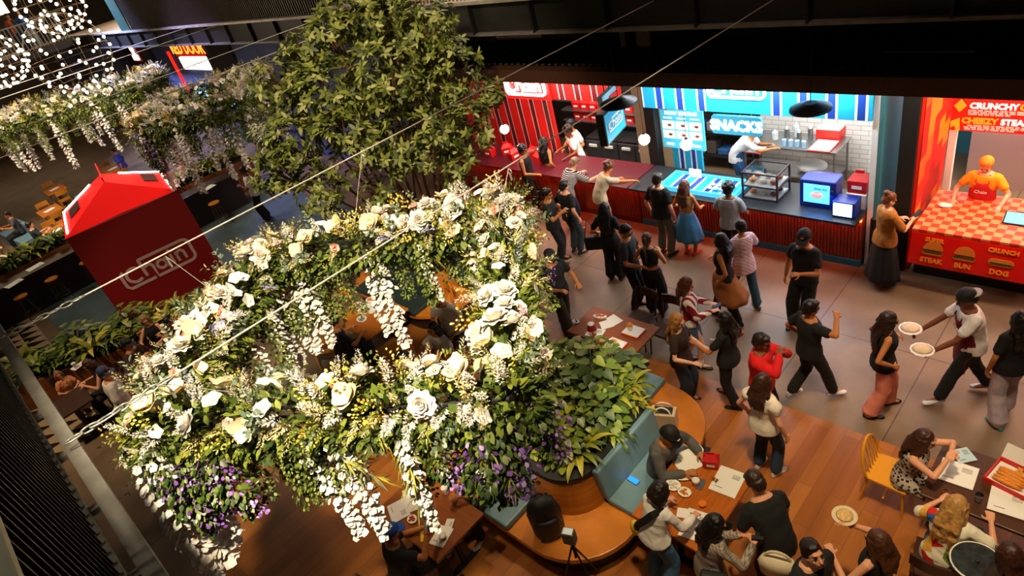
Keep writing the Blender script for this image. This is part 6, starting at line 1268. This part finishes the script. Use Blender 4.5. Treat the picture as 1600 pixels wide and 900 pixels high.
# plants round the tree
for i in range(9):
    a=i*.7; plant(['heart','fern','monstera'][i%3],(-10.2+.75*math.cos(a),6.4+.8*math.sin(a),.86),ORD[i]+' dark leafy plant counted round the foot of the tree',.8,a,'underplanting around the tree')
# ferns of the long planters
k=0
LF=['nest','fern','nest','heart','nestdark','fern','heart','nest','fern']
for i in range(9):
    t=i/8; x=-15.9+1.6*t; y=-.8+2.7*t
    for s in(-1,1): k+=1; plant(LF[(i+(s>0)*3)%9],(x+s*.22,y-s*.1,.62),['dark','yellow-green'][LF[(i+(s>0)*3)%9]=='nest']+' plant, '+ORD[i]+' along the long planter, on its '+['kiosk','booth'][s>0]+' side',.95+.2*math.sin(k*2.1),k,'ferns between the capped men and the red kiosk')
for i in range(8):
    t=i/7; x=-14.3+.4*t; y=2.2+3.0*t
    for s in(-1,1): k+=1; plant(['nest','nestdark','fern','sword'][(i+k)%4],(x+s*.2,y,.62),'fern, '+ORD[i]+' from the lettering in the kiosk planter, on its '+['kiosk','garland'][s>0]+' side',.85+.2*math.sin(k*2.1),k,'ferns in front of the red kiosk')
for i in range(6):
    for s in(-1,1): k+=1; plant(['nest','sword'][k%2],(-21.8-.1+s*.15,5.0+.46*i,1.0),'yellow-green fern, '+ORD[i]+' behind the far bar counter, on its '+['wall','kiosk'][s>0]+' side',1.1,k,'ferns behind the far bar counter')
for i in range(9):
    for s in(-1,1): k+=1; plant(['fern','nestdark','sword'][k%3],(-22.15+s*.18,-1.2+.55*i,1.0),'fern, '+ORD[i]+' behind the near stools, on the '+['cafe','bar'][s>0]+' side of the planter',1.1,k,'ferns behind the near stools')
# --- garland elements
def petal_ball(name,m,R_,layers,seed):
    r=random.Random(seed); mb=MB()
    for li,(n,rr_,tilt,sz) in enumerate(layers):
        for i in range(n):
            az=2*PI*i/n+li*.5; t=rad(tilt); rows=[]
            for a in range(4):
                q=a/3; e=t+rad(50)*(1-q)*.0; d=V((math.cos(az)*math.cos(t),math.sin(az)*math.cos(t),math.sin(t))); c=V((math.cos(az),math.sin(az),0))*rr_*R_+d*sz*R_*q+V((0,0,R_*.15*q*q*(1 if tilt>40 else -.6))); sd=V((-math.sin(az),math.cos(az),0)); w=sz*R_*.55*math.sin(PI*(.2+.72*q)); rows.append([c-sd*w+V((0,0,w*.3)),c,c+sd*w+V((0,0,w*.3))])
            v=[p for rw in rows for p in rw]; mb.add(v,[(s*3+k,s*3+k+1,s*3+k+4,s*3+k+3) for s in range(3) for k in(0,1)])
    return mb.mesh(name,m,True)
ROSE=petal_ball('rose',PW,.085,[(3,.05,80,.6),(5,.12,68,.75),(6,.22,52,.85),(7,.32,32,.95),(8,.4,10,1.0)],1)
LILY=petal_ball('lily',PC,.085,[(3,.05,42,1.5),(3,.06,30,1.5)],2); PINKF=petal_ball('pink_bloom',PK,.05,[(3,.05,70,.8),(6,.2,30,1.0)],3); ORCH=petal_ball('orchid',PW,.045,[(5,.05,22,1.2)],4)
def spray(name,n,L,seed,leafL,leafW,m,spread=.25,shape='oval',droop=0,taper=True,spiral=True,ml=None):
    """elements set along a curved stem from the origin along +Z (or hanging when droop)"""
    r=np.random.RandomState(seed); P=[];D=[];Nn=[];Ls=[];Ws=[]
    for i in range(n):
        t=(i+.5)/n; z=L*t; off=np.array([.12*L*t*t*droop,0,0]); a=i*2.4+r.rand(); rr_=spread*(1-.75*t if taper else 1)
        d=np.array([math.cos(a),math.sin(a),.5+.6*r.rand()]); P.append(off+np.array([math.cos(a)*rr_*.2,math.sin(a)*rr_*.2,z])); D.append(d); Nn.append(np.array([0,0,1.])-.3*d+r.normal(size=3)*.15); s=(1-.5*t if taper else 1)*(.75+.5*r.rand()); Ls.append(leafL*s); Ws.append(leafW*s)
    return leaf_field(name,P,D,Nn,Ls,Ws,m,shape=shape)
OLIVE=spray('olive_branch',26,.42,1,.085,.026,LOL,.1,'oval',1); EUC=spray('eucalyptus',24,.3,2,.045,.04,LEU,.1,'petal',1,False); YEL=spray('yellow_sprig',60,.22,3,.022,.018,PY,.35,'petal',0,False); PLUME=spray('plume',70,.26,4,.035,.012,PP,.12,'lance',1); PLUME2=spray('white_plume',80,.2,5,.035,.016,PW,.12,'lance',1)
LAV=spray('lavender_spike',60,.2,6,.02,.014,PL,.1,'petal',0); HERB=spray('green_sprig',60,.25,7,.035,.02,LGV,.4,'oval',1,False)
def hanging(name,n,L,seed,l,w,m,width=.06,shape='petal',taper=True,swing=.1):
    r=np.random.RandomState(seed); P=[];D=[];Nn=[];Ls=[];Ws=[]; ph=r.rand()*6
    for i in range(n):
        t=r.rand()**.9; k=(.35+.65*math.sin(PI*min(1,.15+t*.95))) if taper else 1; a=r.rand()*6.28; rr_=width*k*math.sqrt(r.rand()); c=np.array([math.sin(t*3+ph)*swing*L*.4,math.cos(t*2+ph)*swing*L*.3,-L*t]); o=np.array([math.cos(a),math.sin(a),0])
        P.append(c+o*rr_); D.append(o+np.array([0,0,-.5-r.rand()*.5])); Nn.append(o+np.array([0,0,.9])+r.normal(size=3)*.3); s=.7+.6*r.rand(); Ls.append(l*s); Ws.append(w*s)
    return leaf_field(name,P,D,Nn,Ls,Ws,m,shape=shape)
WIS=[hanging('wisteria',230,1.0,10+i,.05,.045,PW,.055) for i in range(3)]; VIN=[hanging('vine',420,.8,20+i,.034,.025,LGV,.09,'oval',False,.15) for i in range(3)]; VIO=[hanging('violet',60,.55,30+i,.03,.028,PV,.1) for i in range(2)]
FRD=[hanging('frond',46,.75,40+i,.16,.018,LFR,.02,'lance',False,.25) for i in range(2)]; VIOL=[hanging('violet_leaf',210,.5,50,.045,.028,LDK,.1,'oval')]
def garland(name,lab,corners,z,dens=1.0,wis=(),far=False,seed=1,vio=()):
    r=random.Random(seed); c0=sum((V((x,y,0)) for x,y in corners),V())/len(corners); g=thing(name,lab,'garland',(c0.x,c0.y,z))
    cs=[V((x,y,0))-c0 for x,y in corners]; n=len(cs)
    def side(i,t): a,b=cs[i],cs[(i+1)%n]; return a.lerp(b,t)
    def outn(i): a,b=cs[i],cs[(i+1)%n]; d=(b-a).normalized(); o=V((d.y,-d.x,0)); return o if o.dot((a+b)/2)>0 else -o
    mb=MB()
    for i in range(n): mb.cyl(cs[i]+V((0,0,-.02)),cs[(i+1)%n]+V((0,0,-.02)),.025,n=8); mb.cyl(cs[i]+V((0,0,-.02))-outn(i)*.0+V((0,0,.1)),cs[(i+1)%n]+V((0,0,.08)),.012,n=6)
    mb.build('frame',M_BLACK,g)
    P=[];D=[];Nn=[];Ls=[];Ws=[]
    perim=sum((cs[(i+1)%n]-cs[i]).length for i in range(n)); N_=int(perim*760*dens)
    rs=np.random.RandomState(seed)
    for k in range(N_):
        i=rs.randint(n); p=side(i,rs.rand()*1.06-.03); o=outn(i); a=rs.rand()*2*PI; rad_=.12+.1*rs.rand(); dv=o*math.cos(a)+V((0,0,1))*math.sin(a)*.85; q=p+dv*rad_+V((0,0,-.06)); P.append(tuple(q)); D.append(tuple(dv+V(rs.normal(size=3)*.45)+V((0,0,-.25)))); Nn.append(tuple(dv*.4+V((0,0,1)))); l=.05+.06*rs.rand(); Ls.append(l*(1.25 if far else 1)); Ws.append(l*.5*(1.25 if far else 1))
    leaf_field('greenery',P,D,Nn,Ls,Ws,LGV,g)['kind']='stuff'
    cnt={}
    def put(nm,me,p,up_,sc,spin=None):
        if cnt.get(nm,0)>=99: return
        cnt[nm]=cnt.get(nm,0)+1
        u,v,d=frame_of(up_,(.3,.2,.1)); sp=Rz(r.random()*6.28 if spin is None else spin); inst(nm,me,g,p,Matrix((u,v,d)).transposed()@sp,sc)
    fs=1.15 if far else 1
    def scatter(nm,me,cnt_,lo,hi,sc,tilt=.6,rr_=.17,outw=None):
        for k in range(int(cnt_*dens)):
            i=r.randrange(n); p=side(i,r.random()); o=outn(i); a=rad(r.uniform(lo,hi)); s=r.choice((-1,1)) if outw is None else outw
            dv=o*s*math.cos(a)+V((0,0,1))*math.sin(a); put(nm,me if not isinstance(me,list) else r.choice(me),p+dv*rr_*V((1,1,.8)).length/1.6+V((0,0,.02)),dv+V((r.gauss(0,.25),r.gauss(0,.25),r.gauss(0,.2))),sc*fs*r.uniform(.75,1.3))
    scatter('rose_flower',ROSE,34,35,90,.78,rr_=.22); scatter('lily_flower',LILY,36,5,90,.72,rr_=.22); scatter('pink_flower',PINKF,30,0,90,.95,rr_=.2); scatter('orchid_flower',ORCH,98,-10,90,1.1,rr_=.22)
    scatter('cream_plume_blossom',PLUME,99,0,85,.85,rr_=.14); scatter('white_plume_blossom',PLUME2,99,10,90,.9,rr_=.16); scatter('yellow_blossom',YEL,52,0,90,.8,rr_=.16); scatter('eucalyptus_leaves',EUC,40,0,80,.7,rr_=.16)
    scatter('olive_leaves',OLIVE,44,-50,20,.8,rr_=.12,outw=1); scatter('lavender_blossom',LAV,18,-10,50,1,rr_=.16); scatter('sprig_leaves',HERB,90,-50,60,.8,rr_=.12)
    for k in range(int(90*dens)):
        i=r.randrange(n); p=side(i,r.random())+outn(i)*(r.uniform(0,.2) if r.random()<.7 else r.uniform(-.14,0)); put('vine_leaves',r.choice(VIN),p+V((0,0,-.02)),(r.gauss(0,.05),r.gauss(0,.05),1),r.uniform(.5,1.05)*(1.1 if far else 1))
    for k in range(int(40*dens)):
        i=2 if k%2 else r.randrange(n); p=side(i,r.random())+outn(i)*r.uniform(-.1,.25); put('frond_leaves',r.choice(FRD),p,(r.gauss(0,.12),r.gauss(0,.12),1),r.uniform(.6,.95))
    for (i,t,o,s) in wis: put('hanging_blossom',WIS[(i+int(t*10))%3],side(i,t)+outn(i)*o+V((0,0,-.05)),(r.gauss(0,.04),r.gauss(0,.04),1),s)
    for (i,t,o,s) in vio:
        p=side(i,t)+outn(i)*o+V((0,0,-.1)); put('violet_leaves',VIOL[0],p,(0,0,1),s*1.2); put('violet_blossom',VIO[int(t*10)%2],p,(0,0,1),s*1.1); put('violet_blossom',VIO[int(t*10+1)%2],p+V((.08,.02,-.05)),(0,0,1),s)
    return g
# corners: far right TR, far left TL, near left BL, near right BR
GC=[(-4.3,3.5),(-6.12,1.82),(-4.74,.1),(-2.52,1.68)]
wis=[(0,.55,-.15,1.15),(0,.6,-.1,1.0),(0,.16,-.15,1.0),(0,.1,-.1,.8),(0,.86,-.1,1.05),(0,.92,-.12,.95),(1,.12,-.15,1.05),(1,.2,-.12,.95),(1,.3,-.18,.9),(1,.42,-.1,.8),(1,.95,.15,1.1),(1,1,.1,1.25),(2,.03,.22,1.2),(2,.08,.22,1.1),(2,.14,.2,.9),(2,.5,.2,.95),(2,.56,.2,1.0),(2,.74,.2,.85),(3,.9,-.12,.8),(0,.35,-.15,.7),(2,.0,.3,1.3),(2,-.03,.15,1.2),(1,.93,.2,1.0)]
vio=[(2,.1,.28,1.0),(2,.15,.26,.9),(2,.2,.27,.8),(2,.24,.24,1.0),(2,.12,.3,1.1),(2,.05,.26,.7),(2,.92,.2,1.1),(2,.97,.15,1.0),(3,.02,.15,.9),(3,.7,.25,.5),(2,.82,.22,.7)]
garland('flower_garland','large square garland of white roses, plumes and hanging blossoms suspended before the tree',GC,4.28,1.0,wis,False,11,vio)
wf=[(i,t,o,s) for i in range(4) for t,o,s in ((.08,.15,1.3),(.25,-.15,1.2),(.42,.2,1.5),(.58,-.1,1.2),(.75,.15,1.4),(.9,.1,1.2))]
vf=[(3,.1,.2,1.4),(3,.05,.2,1.2),(2,.9,.2,1.3)]
garland('flower_garland','far garland of cream blossoms hanging above the red kiosk, between kiosk and tree',[(-13.9,5.1),(-15.5,6.7),(-17.1,5.1),(-15.6,3.6)],4.12,.85,wf,True,21,vf)
garland('flower_garland','far garland with orange tinted blossoms reaching over the cafe tables under the chandelier',[(-21.1,5.3),(-22.4,6.6),(-25.7,3.5),(-24.3,2.1)],4.1,.85,wf,True,31,[(0,.9,.2,1.6)])
# --- cables, chains, hooks
CBL=mat('cable_white','cfcac0',.45,.3)
def cable(x,lab,z0=5.0,z1=4.74,y0=-.26,y1=8.5,r_=.0065,x1=None,ch=True):
    x1=x if x1 is None else x1; t=thing('suspension_cable',lab,'cable',(x,y0,z0)); d=V((x1-x,y1-y0,z1-z0)); n=d.normalized(); st=.62 if ch else 0
    MB().cyl(n*st,d,r_,n=8).build('wire_rope',CBL,t)
    if ch:
        for k in range(7):
            u,v,w=frame_of(n); M=Matrix((u,v,w)).transposed()@Rz(PI/2*(k%2)); mb=MB(); lk=.1 if k!=2 else .17
            c=n*(.04+k*.088); pts=[]; 
            for a in range(16): an=2*PI*a/16; pts.append(c+M@V((.017*math.cos(an),0,lk*.5*math.sin(an))))
            mb.tube(pts+[pts[0]],.0055,6,round_=False); mb.build('chain_link',mat('galvanised_link','b4b4a8',.35,.6),t,smooth=True)
    return t
def at_cable(y,z0=5.0,z1=4.74): return z0+(z1-z0)*(y+.26)/8.76
cable(-5.8,'white wire rope with chain crossing just in front of the red kiosk lettering'); cable(-3.85,'white wire rope with chain crossing over the near side of the flower garland')
for i,(x0,lab) in enumerate(((-12.2,'thin wire rope over the far garlands, next after the kiosk cable'),(-14.4,'thin wire rope over the far garlands towards the shop sign'),(-20.6,'thin wire rope above the far garlands, before the chandelier'),(-23.0,'thin wire rope above the far garlands, behind the chandelier'))): cable(x0,lab,r_=.008,ch=False,z0=5.2,z1=4.95)
for (x,y,gx,gy,lab) in ((-5.8,1.02,-5.8,1.25,'hook and wire holding the far corner of the garland beside the kiosk'),(-5.8,3.12,-5.62,2.62,'hook and wire holding the back side of the garland before the tree'),(-3.85,.3,-3.95,.85,'hook and wire holding the near side of the garland'),(-3.85,3.3,-3.95,3.0,'hook and wire holding the garland by the far corner')):
    z=at_cable(y); t=thing('garland_hook',lab,'hook',(x,y,z)); MB().cyl((0,0,-.02),(gx-x,gy-y,4.3-z),.003,n=6).build('wire',CBL,t); MB().torus((0,0,-.05),.022,.005,M=Rx(PI/2),n=14,k=6).build('eye_ring',mat('galvanised_link'),t); MB().cyl((0,0,-.07),(0,0,-.13),.009,n=8).build('turnbuckle',mat('galvanised_link'),t)
